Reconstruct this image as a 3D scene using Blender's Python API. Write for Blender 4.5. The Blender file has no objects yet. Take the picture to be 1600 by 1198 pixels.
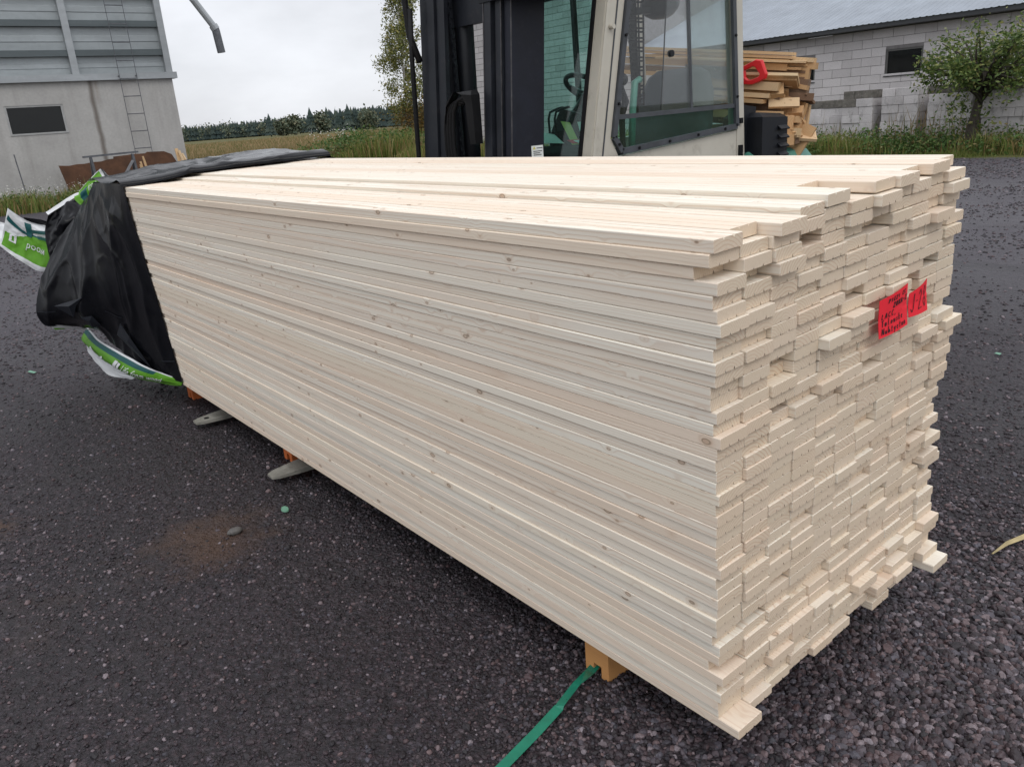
import bpy, math, random
import numpy as np
from mathutils import Vector, Matrix, noise
from math import radians, sin, cos, pi

random.seed(7); np.random.seed(7)
SC = bpy.context.scene
COL = SC.collection

# ------------------------------------------------------------------ camera, sky, sun, exposure
CAMPOS = Vector((-1.22, -0.939, 1.6))
YAW, PITCH, ROLL, FPX = 0.660, 0.321, -0.075, 1255.4
cam = bpy.data.cameras.new('camera'); camo = bpy.data.objects.new('camera', cam); COL.objects.link(camo)
f_ = Vector((sin(YAW)*cos(PITCH), cos(YAW)*cos(PITCH), -sin(PITCH)))
r_ = Vector((cos(YAW), -sin(YAW), 0)); u_ = r_.cross(f_)
r2 = cos(ROLL)*r_ + sin(ROLL)*u_; u2 = -sin(ROLL)*r_ + cos(ROLL)*u_
M = Matrix(((r2.x, u2.x, -f_.x, CAMPOS.x), (r2.y, u2.y, -f_.y, CAMPOS.y), (r2.z, u2.z, -f_.z, CAMPOS.z), (0, 0, 0, 1)))
camo.matrix_world = M
cam.sensor_fit = 'HORIZONTAL'; cam.sensor_width = 36.0; cam.lens = 36.0*FPX/1600.0
cam.clip_start = 0.05; cam.clip_end = 6000
SC.camera = camo

SUN_EL, SUN_AZ = radians(52), radians(205)      # azimuth measured from +Y towards +X
W = bpy.data.worlds.new('World'); SC.world = W; W.use_nodes = True
wn, wl = W.node_tree.nodes, W.node_tree.links
wn.clear()
wout = wn.new('ShaderNodeOutputWorld'); wbg = wn.new('ShaderNodeBackground'); wbg.inputs['Strength'].default_value = 0.1
sky = wn.new('ShaderNodeTexSky'); sky.sky_type = 'NISHITA'; sky.sun_disc = False
sky.sun_elevation = SUN_EL; sky.sun_rotation = SUN_AZ
wtc = wn.new('ShaderNodeTexCoord')
wsep = wn.new('ShaderNodeSeparateXYZ'); wl.new(wtc.outputs['Generated'], wsep.inputs[0])
wramp = wn.new('ShaderNodeMapRange'); wramp.inputs['From Min'].default_value = 0.0; wramp.inputs['From Max'].default_value = 1.0
wramp.inputs['To Min'].default_value = 8.3; wramp.inputs['To Max'].default_value = 16.5
wl.new(wsep.outputs['Z'], wramp.inputs['Value'])
wmp = wn.new('ShaderNodeMapping'); wmp.inputs['Scale'].default_value = (1.0, 1.0, 2.6)
wl.new(wtc.outputs['Generated'], wmp.inputs[0])
wno = wn.new('ShaderNodeTexNoise'); wno.inputs['Scale'].default_value = 2.6; wno.inputs['Detail'].default_value = 6
wno.inputs['Roughness'].default_value = 0.55; wl.new(wmp.outputs[0], wno.inputs['Vector'])
wnr = wn.new('ShaderNodeMapRange'); wnr.inputs['From Min'].default_value = 0.3; wnr.inputs['From Max'].default_value = 0.7
wnr.inputs['To Min'].default_value = 0.80; wnr.inputs['To Max'].default_value = 1.16
wl.new(wno.outputs['Fac'], wnr.inputs['Value'])
wmul = wn.new('ShaderNodeMath'); wmul.operation = 'MULTIPLY'
wl.new(wramp.outputs[0], wmul.inputs[0]); wl.new(wnr.outputs[0], wmul.inputs[1])
wcol = wn.new('ShaderNodeVectorMath'); wcol.operation = 'SCALE'; wcol.inputs[0].default_value = (0.965, 0.985, 1.04)
wl.new(wmul.outputs[0], wcol.inputs['Scale'])
wmix = wn.new('ShaderNodeMixRGB'); wmix.inputs['Fac'].default_value = 0.94
wl.new(sky.outputs[0], wmix.inputs[1]); wl.new(wcol.outputs[0], wmix.inputs[2])
wl.new(wmix.outputs[0], wbg.inputs[0]); wl.new(wbg.outputs[0], wout.inputs[0])

sun = bpy.data.lights.new('sun', 'SUN'); sun.energy = 0.7; sun.angle = radians(28); sun.color = (1.0, 0.97, 0.92)
suno = bpy.data.objects.new('sun', sun); COL.objects.link(suno)
sd = Vector((sin(SUN_AZ)*cos(SUN_EL), cos(SUN_AZ)*cos(SUN_EL), sin(SUN_EL)))
suno.rotation_euler = sd.to_track_quat('Z', 'Y').to_euler(); suno.location = (0, 0, 30)
SC.view_settings.view_transform = 'Standard'; SC.view_settings.look = 'None'
SC.view_settings.exposure = 0.0; SC.view_settings.gamma = 1.0; SC.view_settings.use_curve_mapping = False

# ------------------------------------------------------------------ material helpers
class N:
    """small node builder"""
    def __init__(s, name, rough=0.6, spec=0.4, metal=0.0):
        s.m = bpy.data.materials.new(name); s.m.use_nodes = True
        s.n, s.l = s.m.node_tree.nodes, s.m.node_tree.links
        s.b = s.n['Principled BSDF']
        s.b.inputs['Roughness'].default_value = rough; s.b.inputs['Metallic'].default_value = metal
        s.b.inputs['Specular IOR Level'].default_value = spec
        s.tc = None
    def coord(s, which='Object'):
        if s.tc is None: s.tc = s.n.new('ShaderNodeTexCoord')
        return s.tc.outputs[which]
    def world(s):
        g = s.n.new('ShaderNodeNewGeometry'); return g.outputs['Position']
    def put(s, node, i, v):
        sock = node.inputs[i]
        if hasattr(v, 'is_output') or isinstance(v, bpy.types.NodeSocket): s.l.new(v, sock)
        else: sock.default_value = v
    def math(s, op, a, b=0.0, c=None):
        m = s.n.new('ShaderNodeMath'); m.operation = op; s.put(m, 0, a); s.put(m, 1, b)
        if c is not None: s.put(m, 2, c)
        return m.outputs[0]
    def vmath(s, op, a, b=None, scale=None):
        m = s.n.new('ShaderNodeVectorMath'); m.operation = op; s.put(m, 0, a)
        if b is not None: s.put(m, 1, b)
        if scale is not None: s.put(m, 'Scale', scale)
        return m.outputs['Value'] if op in ('LENGTH', 'DISTANCE') else m.outputs[0]
    def sep(s, v):
        m = s.n.new('ShaderNodeSeparateXYZ'); s.put(m, 0, v); return m.outputs
    def comb(s, x, y, z):
        m = s.n.new('ShaderNodeCombineXYZ'); s.put(m, 0, x); s.put(m, 1, y); s.put(m, 2, z); return m.outputs[0]
    def noise(s, vec, scale, detail=4, rough=0.55, dist=0.0):
        m = s.n.new('ShaderNodeTexNoise'); s.put(m, 'Vector', vec); m.inputs['Scale'].default_value = scale
        m.inputs['Detail'].default_value = detail; m.inputs['Roughness'].default_value = rough; m.inputs['Distortion'].default_value = dist
        return m.outputs['Fac']
    def vor(s, vec, scale, feature='F1', out='Distance', rnd=1.0):
        m = s.n.new('ShaderNodeTexVoronoi'); m.feature = feature; s.put(m, 'Vector', vec); m.inputs['Scale'].default_value = scale
        m.inputs['Randomness'].default_value = rnd
        return m.outputs[out]
    def ramp(s, fac, stops, interp='LINEAR'):
        m = s.n.new('ShaderNodeValToRGB'); cr = m.color_ramp; cr.interpolation = interp
        while len(cr.elements) > 1: cr.elements.remove(cr.elements[-1])
        for i, (p, c) in enumerate(stops):
            e = cr.elements[0] if i == 0 else cr.elements.new(p)
            e.position = p; c = (c, c, c) if isinstance(c, (int, float)) else c
            e.color = (c[0], c[1], c[2], 1)
        s.put(m, 'Fac', fac); return m.outputs['Color']
    def mr(s, v, a, b, c, d):
        m = s.n.new('ShaderNodeMapRange'); s.put(m, 'Value', v)
        for k, x in (('From Min', a), ('From Max', b), ('To Min', c), ('To Max', d)): m.inputs[k].default_value = x
        return m.outputs[0]
    def mix(s, fac, a, b, mode='MIX'):
        m = s.n.new('ShaderNodeMixRGB'); m.blend_type = mode; s.put(m, 'Fac', fac)
        for i, v in ((1, a), (2, b)):
            if isinstance(v, (tuple, list)) and len(v) == 3: v = (*v, 1)
            s.put(m, i, v)
        return m.outputs[0]
    def base(s, v):
        if isinstance(v, (tuple, list)) and len(v) == 3: v = (*v, 1)
        s.put(s.b, 'Base Color', v)
    def bump(s, h, strength=0.3, dist=0.01):
        m = s.n.new('ShaderNodeBump'); m.inputs['Strength'].default_value = strength; m.inputs['Distance'].default_value = dist
        s.put(m, 'Height', h); s.l.new(m.outputs[0], s.b.inputs['Normal'])
    def objrand(s):
        return s.n.new('ShaderNodeObjectInfo').outputs['Random']
    def island(s):
        return s.n.new('ShaderNodeNewGeometry').outputs['Random Per Island']

def simple(name, col, rough=0.6, metal=0.0, spec=0.4, var=0.12, scale=6.0, bump=0.0, dirt=None):
    """paint / metal / plastic with uneven tone, scuffs and slight relief"""
    k = N(name, rough, spec, metal)
    w = k.world()
    n1 = k.noise(w, scale, 6, 0.6)
    c = k.mix(k.mr(n1, 0.3, 0.7, 0, 1), tuple(x*(1-var) for x in col), tuple(min(1, x*(1+var)) for x in col))
    if dirt:
        n2 = k.noise(w, scale*2.7, 8, 0.7)
        c = k.mix(k.mr(n2, 0.55, 0.72, 0, 0.75), c, dirt)
    k.base(c)
    k.put(k.b, 'Roughness', k.mr(n1, 0.2, 0.8, max(0.05, rough-0.12), min(1, rough+0.12)))
    if bump: k.bump(k.noise(w, scale*14, 4), bump, 0.004)
    return k.m

# ------------------------------------------------------------------ mesh helpers
class MB:
    def __init__(s): s.v = []; s.f = []; s.mi = []; s.cur = 0
    def add(s, vs, fs):
        o = len(s.v); s.v += [tuple(x) for x in vs]; s.f += [tuple(i+o for i in q) for q in fs]; s.mi += [s.cur]*len(fs); return s
    def hexa(s, p):   # p: 4 bottom (ccw from above), 4 top
        return s.add(p, [(3, 2, 1, 0), (4, 5, 6, 7), (0, 1, 5, 4), (1, 2, 6, 5), (2, 3, 7, 6), (3, 0, 4, 7)])
    def box(s, a, b):
        (x0, y0, z0), (x1, y1, z1) = a, b
        return s.hexa([(x0, y0, z0), (x1, y0, z0), (x1, y1, z0), (x0, y1, z0), (x0, y0, z1), (x1, y0, z1), (x1, y1, z1), (x0, y1, z1)])
    def bbox(s, a, b, c=0.006):   # box with chamfered vertical and horizontal edges (inset top and bottom rings)
        (x0, y0, z0), (x1, y1, z1) = a, b
        rings = []
        for z, i in ((z0, c), (z0+c, 0), (z1-c, 0), (z1, c)):
            rings.append([(x0+i+c, y0+i, z), (x1-i-c, y0+i, z), (x1-i, y0+i+c, z), (x1-i, y1-i-c, z), (x1-i-c, y1-i, z), (x0+i+c, y1-i, z), (x0+i, y1-i-c, z), (x0+i, y0+i+c, z)])
        return s.rings(rings, True)
    def rings(s, rings, caps=True, closed=True):
        n = len(rings[0]); vs = [p for r in rings for p in r]; fs = []
        for i in range(len(rings)-1):
            for j in range(n if closed else n-1):
                k = (j+1) % n
                fs.append((i*n+j, i*n+k, (i+1)*n+k, (i+1)*n+j))
        if caps: fs.append(tuple(reversed(range(n)))); fs.append(tuple((len(rings)-1)*n+j for j in range(n)))
        return s.add(vs, fs)
    def bar(s, p0, p1, w, h, up=(0, 0, 1)):
        p0, p1 = Vector(p0), Vector(p1); d = (p1-p0).normalized(); up = Vector(up)
        if abs(d.dot(up)) > 0.98: up = Vector((1, 0, 0))
        sx = d.cross(up).normalized()*w/2; sz = sx.cross(d).normalized()*h/2
        return s.rings([[q-sx-sz, q+sx-sz, q+sx+sz, q-sx+sz] for q in (p0, p1)])
    def tube(s, pts, r, n=8, caps=True):
        pts = [Vector(p) for p in pts]; rs = r if isinstance(r, (list, tuple)) else [r]*len(pts)
        rings = []; ref = None
        for i, p in enumerate(pts):
            d = (pts[min(i+1, len(pts)-1)]-pts[max(i-1, 0)]).normalized()
            if ref is None: ref = Vector((0, 0, 1)) if abs(d.z) < 0.9 else Vector((1, 0, 0))
            a = (ref-d*ref.dot(d)).normalized(); b = d.cross(a); ref = a
            rings.append([p+rs[i]*(cos(2*pi*k/n)*a+sin(2*pi*k/n)*b) for k in range(n)])
        return s.rings(rings, caps)
    def prism(s, poly, fn0, fn1):
        a = [fn0(*q) for q in poly]; b = [fn1(*q) for q in poly]
        return s.rings([a, b])
    def grid(s, P, mat=None):
        nu, nv = len(P), len(P[0]); o = len(s.v)
        s.v += [tuple(P[i][j]) for i in range(nu) for j in range(nv)]
        for i in range(nu-1):
            for j in range(nv-1):
                s.f.append((o+i*nv+j, o+i*nv+j+1, o+(i+1)*nv+j+1, o+(i+1)*nv+j)); s.mi.append(mat(i/(nu-2), j/(nv-2)) if mat else s.cur)
        return s
    def build(s, name, mats, parent=None, origin=None, smooth=False, **props):
        o = mesh_obj(name, s.v, s.f, mats, parent, origin, smooth, s.mi)
        for k, v in props.items(): o[k] = v
        return o

def mesh_data(name, v, f, mats, mi=None, smooth=False):
    me = bpy.data.meshes.new(name); me.from_pydata(v, [], f)
    for m in (mats if isinstance(mats, (list, tuple)) else [mats]): me.materials.append(m)
    if mi and any(mi): me.polygons.foreach_set('material_index', mi)
    if smooth: me.polygons.foreach_set('use_smooth', [True]*len(me.polygons))
    me.update(); return me

def world_loc(o):
    """world place of an unrotated object, from its own and its parents' locations"""
    p = Vector(o.location)
    while o.parent is not None: o = o.parent; p += o.location
    return p

def mesh_obj(name, v, f, mats, parent=None, origin=None, smooth=False, mi=None):
    """v in world coordinates; origin = the object's own place (defaults to the parent's)"""
    base = world_loc(parent) if parent is not None and origin is None else Vector(origin or (0, 0, 0))
    vv = [(p[0]-base.x, p[1]-base.y, p[2]-base.z) for p in v]
    o = bpy.data.objects.new(name, mesh_data(name, vv, f, mats, mi, smooth)); COL.objects.link(o)
    if parent is not None:
        o.parent = parent; o.location = base - world_loc(parent) if origin is not None else (0, 0, 0)
    else: o.location = base
    return o

def tag(o, label=None, cat=None, group=None, kind=None):
    for k, v in (('label', label), ('category', cat), ('group', group), ('kind', kind)):
        if v: o[k] = v
    return o

def thing(name, label, cat, loc, group=None):
    o = bpy.data.objects.new(name, None); COL.objects.link(o); o.location = loc; o.empty_display_size = 0.1
    o.matrix_world = Matrix.Translation(Vector(loc))
    return tag(o, label, cat, group)

def link_copy(o, parent, loc=None):
    c = o.copy(); COL.objects.link(c); c.parent = parent
    if loc is not None: c.location = loc
    return c

def fast_mesh(name, verts, faces_flat, per, mats, loops=None):
    """numpy mesh: verts (n,3), faces (m,per)"""
    me = bpy.data.meshes.new(name)
    me.vertices.add(len(verts)); me.vertices.foreach_set('co', np.asarray(verts, dtype=np.float32).ravel())
    m = len(faces_flat)
    me.loops.add(m*per); me.loops.foreach_set('vertex_index', np.asarray(faces_flat, dtype=np.int32).ravel())
    me.polygons.add(m); me.polygons.foreach_set('loop_start', np.arange(0, m*per, per, dtype=np.int32))
    me.polygons.foreach_set('loop_total', np.full(m, per, dtype=np.int32))
    for x in (mats if isinstance(mats, (list, tuple)) else [mats]): me.materials.append(x)
    me.update(calc_edges=True); return me

# ------------------------------------------------------------------ materials
def wood_material(name, tone=(0.83, 0.765, 0.655), late=(0.55, 0.37, 0.255), endc=(0.67, 0.545, 0.395), knots=True, var=1.0, attr=True):
    k = N(name, 0.62, 0.25)
    if attr:
        a = k.n.new('ShaderNodeAttribute'); a.attribute_name = 'bc'; P = a.outputs['Vector']
    else: P = k.coord('Object')
    rnd = k.math('FRACT', k.math('ADD', k.objrand(), k.math('MULTIPLY', k.island(), 7.13)))
    rnd2 = k.math('FRACT', k.math('MULTIPLY', rnd, 37.7)); rnd3 = k.math('FRACT', k.math('MULTIPLY', rnd, 91.3))
    off = k.comb(k.math('MULTIPLY', rnd2, 13.0), k.math('MULTIPLY', rnd, 57.0), k.math('MULTIPLY', rnd3, 11.0))
    PO = k.vmath('ADD', P, off)
    xs = k.sep(P)
    wob = k.noise(k.vmath('MULTIPLY', PO, (5.0, 0.55, 5.0)), 1.0, 3)
    wob2 = k.noise(k.vmath('MULTIPLY', PO, (26.0, 1.3, 26.0)), 1.0, 2)
    dx = k.math('SUBTRACT', xs[0], k.math('ADD', 0.047, k.math('MULTIPLY', k.math('SUBTRACT', rnd2, 0.5), 0.13)))
    dz = k.math('ADD', xs[2], k.math('ADD', -0.01, k.math('MULTIPLY', rnd3, 0.055)))
    rr = k.vmath('LENGTH', k.comb(dx, 0.0, dz))
    kv = k.vmath('MULTIPLY', k.vmath('ADD', PO, k.comb(k.math('MULTIPLY', wob2, 0.01), 0.0, 0.0)), (20.0, 11.0, 20.0))
    kd = k.vor(kv, 1.0)
    near_k = k.math('POWER', k.mr(kd, 0.0, 0.42, 1.0, 0.0), 2.0)        # grain bends round the knots
    rr = k.math('ADD', rr, k.math('ADD', k.math('MULTIPLY', wob, 0.035), k.math('ADD', k.math('MULTIPLY', wob2, 0.004), k.math('MULTIPLY', near_k, 0.013))))
    ring = k.math('FRACT', k.math('DIVIDE', rr, k.math('ADD', 0.0042, k.math('MULTIPLY', rnd3, 0.005))))
    fac = k.ramp(ring, [(0.0, 0.0), (0.55, 0.12), (0.86, 1.0), (0.97, 0.25), (1.0, 0.0)])
    fib = k.noise(k.vmath('MULTIPLY', PO, (420.0, 5.0, 420.0)), 1.0, 2)
    patch = k.noise(k.vmath('MULTIPLY', PO, (7.0, 0.9, 7.0)), 1.0, 3)
    tint = k.ramp(rnd, [(0.0, tuple(tone)), (0.22, (tone[0]*1.0, tone[1]*1.03, tone[2]*1.05)), (0.4, (tone[0]*.985, tone[1]*.93, tone[2]*.90)), (0.5, (tone[0]*1.0, tone[1]*1.01, tone[2]*1.0)),
                        (0.66, (tone[0]*.95, tone[1]*.955, tone[2]*.97)), (0.8, (tone[0]*1.01, tone[1]*.985, tone[2]*.93)), (0.9, (tone[0]*.95, tone[1]*.87, tone[2]*.83)), (1.0, (tone[0]*.92, tone[1]*.86, tone[2]*.82))])
    g = k.n.new('ShaderNodeNewGeometry'); ny = k.math('ABSOLUTE', k.sep(g.outputs['Normal'])[1])
    isend = k.mr(ny, 0.7, 0.85, 0, 1)
    tint = k.mix(k.math('MULTIPLY', isend, 0.72), tint, endc)
    c = k.mix(k.math('MULTIPLY', fac, k.math('MULTIPLY', k.mr(isend, 0, 1, 0.5, 0.78), k.mr(rnd3, 0, 1, 0.45, 1.15))), tint, late)
    c = k.mix(k.mr(patch, 0.42, 0.72, 0.0, 0.5), c, (tone[0]*.92, tone[1]*.80, tone[2]*.735))
    c = k.mix(k.mr(fib, 0.35, 0.7, 0.0, 0.16), c, (tone[0]*.7, tone[1]*.6, tone[2]*.5))
    if knots:
        size = k.mr(k.noise(PO, 3.1, 2), 0.36, 0.66, 0.05, 1.6)
        kn = k.math('DIVIDE', kd, k.math('MAXIMUM', size, 0.08))
        kf = k.ramp(kn, [(0.0, 0.75), (0.06, 0.7), (0.075, 1.0), (0.095, 0.9), (0.115, 0.28), (0.22, 0.0)])
        kc = k.ramp(kn, [(0.0, (0.36, 0.20, 0.105)), (0.055, (0.42, 0.25, 0.14)), (0.08, (0.13, 0.07, 0.035)), (0.11, (0.46, 0.28, 0.16)), (0.22, (0.6, 0.42, 0.28))])
        kf = k.math('MULTIPLY', kf, k.mr(isend, 0, 1, 1, 0.1))
        c = k.mix(k.math('MULTIPLY', kf, 0.72), c, kc)
    sawn = k.noise(k.vmath('MULTIPLY', PO, (900.0, 30.0, 160.0)), 1.0, 2)
    c = k.mix(k.math('MULTIPLY', isend, k.mr(sawn, 0.4, 0.7, 0.0, 0.3)), c, (tone[0]*.62, tone[1]*.52, tone[2]*.4))
    k.base(c)
    k.bump(k.math('ADD', fib, k.math('MULTIPLY', fac, 0.4)), 0.18, 0.0015)
    return k.m

M_BOARD = wood_material('planed_spruce')
M_SCRAP = wood_material('offcut_wood', (0.58, 0.38, 0.2), (0.36, 0.19, 0.08), (0.56, 0.35, 0.17), True, attr=False)
M_SCRAP_PALE = wood_material('pale_offcut_wood', (0.66, 0.5, 0.31), (0.5, 0.32, 0.16), (0.6, 0.42, 0.22), True, attr=False)
M_OLDWOOD = wood_material('weathered_offcut', (0.2, 0.13, 0.085), (0.1, 0.06, 0.04), (0.24, 0.16, 0.1), True, attr=False)
M_BEARER = wood_material('bearer_wood', (0.60, 0.33, 0.13), (0.42, 0.2, 0.07), (0.58, 0.31, 0.115), False, attr=False)
M_ORANGE = simple('orange_painted_end', (0.55, 0.14, 0.035), 0.6)

def ground_material():
    k = N('wet_gravel', 0.62, 0.35)
    w = k.world(); s = k.sep(w); w2 = k.comb(s[0], s[1], 0.0)
    vfine = k.n.new('ShaderNodeTexVoronoi'); k.put(vfine, 'Vector', w2); vfine.inputs['Scale'].default_value = 150
    vmid = k.n.new('ShaderNodeTexVoronoi'); k.put(vmid, 'Vector', w2); vmid.inputs['Scale'].default_value = 62
    vbig = k.n.new('ShaderNodeTexVoronoi'); k.put(vbig, 'Vector', w2); vbig.inputs['Scale'].default_value = 26
    stones = [(0.0, (0.0106, 0.0087, 0.0111)), (0.25, (0.0229, 0.0167, 0.0223)), (0.45, (0.0440, 0.0270, 0.0335)), (0.6, (0.0299, 0.0262, 0.0361)), (0.75, (0.0669, 0.0429, 0.0480)), (0.88, (0.0581, 0.0533, 0.0669)), (1.0, (0.1496, 0.1153, 0.1244))]
    c1 = k.ramp(k.sep(vfine.outputs['Color'])[0], stones); c2 = k.ramp(k.sep(vmid.outputs['Color'])[0], stones)
    m = k.noise(w2, 3.0, 4)
    c = k.mix(k.mr(m, 0.4, 0.62, 0.25, 0.85), c1, c2)
    c3 = k.ramp(k.sep(vbig.outputs['Color'])[1], stones); c = k.mix(k.mr(k.noise(w2, 1.1, 5), 0.42, 0.66, 0.0, 0.6), c, c3)
    edge = k.mr(vmid.outputs['Distance'], 0.25, 0.6, 0.0, 0.6)
    c = k.mix(edge, c, (0.011, 0.010, 0.011))
    # compacted, wetter or browner patches at metre scale
    p1 = k.noise(w2, 0.55, 5, 0.6)
    c = k.mix(k.mr(p1, 0.42, 0.62, 0.0, 0.6), c, (0.021, 0.0185, 0.020))
    p2 = k.noise(w2, 1.6, 4, 0.6, 0.4)
    c = k.mix(k.mr(p2, 0.58, 0.74, 0.0, 0.45), c, (0.05, 0.030, 0.022))
    for (x, y, r) in ((-0.40, 2.26, 0.34), (-1.15, 3.1, 0.2)):
        d = k.vmath('DISTANCE', w2, (x, y, 0.0))
        d = k.math('ADD', d, k.math('MULTIPLY', k.math('SUBTRACT', k.noise(w2, 6.0, 6, 0.7), 0.5), 0.75))
        c = k.mix(k.mr(d, r*0.1, r, 0.8, 0.0), c, (0.075, 0.041, 0.026))
    # far yard's glancing wet sheen put into the colour as paler blue grey
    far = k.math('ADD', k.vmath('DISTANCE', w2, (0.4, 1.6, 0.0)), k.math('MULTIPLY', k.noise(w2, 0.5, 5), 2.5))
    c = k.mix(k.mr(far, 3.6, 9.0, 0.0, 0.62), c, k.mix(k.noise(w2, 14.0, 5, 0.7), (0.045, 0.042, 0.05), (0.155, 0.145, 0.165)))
    tracks = k.noise(k.vmath('MULTIPLY', w2, (1.6, 0.12, 1.0)), 0.8, 3)
    c = k.mix(k.mr(tracks, 0.56, 0.66, 0, 0.35), c, (0.017, 0.016, 0.018))
    k.base(c)
    k.put(k.b, 'Roughness', k.mr(p1, 0.35, 0.65, 0.72, 0.48))
    h = k.math('ADD', k.math('MULTIPLY', k.math('SUBTRACT', 1.0, vfine.outputs['Distance']), 0.45),
               k.math('ADD', k.math('MULTIPLY', k.math('SUBTRACT', 1.0, vmid.outputs['Distance']), 1.0), k.math('ADD', k.math('MULTIPLY', k.math('SUBTRACT', 1.0, vbig.outputs['Distance']), 1.3), k.math('ADD', k.math('MULTIPLY', k.noise(w2, 5.0, 4), 2.6), k.math('MULTIPLY', k.noise(w2, 17.0, 4, 0.7), 2.2)))))
    k.bump(h, 0.9, 0.012)
    return k.m
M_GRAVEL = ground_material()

def pebble_material():
    k = N('pebbles', 0.55, 0.4)
    a = k.n.new('ShaderNodeAttribute'); a.attribute_type = 'INSTANCER'; a.attribute_name = 'tone'
    c = k.ramp(a.outputs['Fac'], [(0.0, (0.0123, 0.0104, 0.0138)), (0.22, (0.0246, 0.0160, 0.0198)), (0.4, (0.0440, 0.0288, 0.0345)), (0.52, (0.0352, 0.0344, 0.0457)), (0.66, (0.0810, 0.0464, 0.0483)), (0.78, (0.0862, 0.0816, 0.1018)), (0.9, (0.1496, 0.1000, 0.1018)), (1.0, (0.2552, 0.2200, 0.2417))])
    n = k.noise(k.world(), 160, 4)
    k.base(k.mix(k.mr(n, 0.35, 0.65, 0, 0.45), c, (0.03, 0.027, 0.028)))
    k.bump(n, 0.25, 0.002)
    return k.m
M_PEBBLE = pebble_material()

def field_material():
    k = N('field_grass', 0.9, 0.1)
    w = k.world()
    a = k.noise(w, 0.05, 5); b = k.noise(w, 0.7, 6, 0.7)
    c = k.ramp(a, [(0.3, (0.075, 0.085, 0.03)), (0.5, (0.12, 0.105, 0.045)), (0.7, (0.16, 0.125, 0.06))])
    k.base(k.mix(k.mr(b, 0.3, 0.7, 0, 0.6), c, (0.045, 0.06, 0.02)))
    k.bump(b, 0.6, 0.2)
    return k.m
M_FIELD = field_material()

def leaf_material(name, stops, rough=0.6, trans=0.25):
    k = N(name, rough, 0.3)
    r = k.island()
    c = k.ramp(r, stops)
    k.base(c)
    t = k.n.new('ShaderNodeBsdfTranslucent'); k.l.new(c, t.inputs['Color'])
    ms = k.n.new('ShaderNodeMixShader'); ms.inputs[0].default_value = trans
    out = k.n['Material Output']
    k.l.new(k.b.outputs[0], ms.inputs[1]); k.l.new(t.outputs[0], ms.inputs[2]); k.l.new(ms.outputs[0], out.inputs[0])
    return k.m
M_GRASS = leaf_material('tall_grass', [(0, (0.081, 0.136, 0.025)), (0.35, (0.154, 0.209, 0.044)), (0.6, (0.226, 0.236, 0.064)), (0.8, (0.307, 0.254, 0.100)), (0.93, (0.290, 0.173, 0.081)), (1, (0.435, 0.362, 0.181))])
M_DRYGRASS = leaf_material('dry_grass', [(0, (0.109, 0.124, 0.037)), (0.35, (0.186, 0.155, 0.059)), (0.7, (0.296, 0.217, 0.109)), (1, (0.404, 0.265, 0.155))])
M_VERGE = leaf_material('mown_verge', [(0, (0.088, 0.131, 0.025)), (0.6, (0.138, 0.169, 0.037)), (1, (0.213, 0.200, 0.069))])
M_WEED = leaf_material('weed_leaves', [(0, (0.040, 0.084, 0.020)), (0.5, (0.080, 0.150, 0.036)), (0.8, (0.140, 0.200, 0.060)), (1, (0.240, 0.160, 0.070))])
M_BUSH = leaf_material('bush_leaves', [(0, (0.046, 0.083, 0.021)), (0.45, (0.092, 0.144, 0.035)), (0.8, (0.172, 0.218, 0.059)), (1, (0.289, 0.277, 0.099))])
M_BIRCH = leaf_material('birch_leaves', [(0, (0.094, 0.114, 0.033)), (0.4, (0.160, 0.183, 0.055)), (0.75, (0.244, 0.240, 0.074)), (1, (0.357, 0.297, 0.083))])
M_AUTUMN = leaf_material('autumn_leaves', [(0, (0.088, 0.062, 0.019)), (0.5, (0.163, 0.106, 0.027)), (1, (0.263, 0.163, 0.050))])
M_CONIFER = leaf_material('conifer_needles', [(0, (0.027, 0.045, 0.043)), (0.6, (0.040, 0.062, 0.055)), (1, (0.065, 0.083, 0.062))], 0.8, 0.05)
M_MIXTREE = leaf_material('far_broadleaf', [(0, (0.069, 0.098, 0.071)), (0.6, (0.117, 0.137, 0.087)), (1, (0.186, 0.176, 0.108))], 0.8, 0.1)
M_FLOWER = leaf_material('white_flowers', [(0, (0.55, 0.55, 0.5)), (1, (0.75, 0.75, 0.7))])
M_BARK = simple('bark', (0.06, 0.05, 0.04), 0.9, var=0.4, scale=20, bump=0.5)
M_BIRCHBARK = simple('birch_bark', (0.42, 0.4, 0.36), 0.8, var=0.3, scale=5, dirt=(0.04, 0.04, 0.04))

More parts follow.
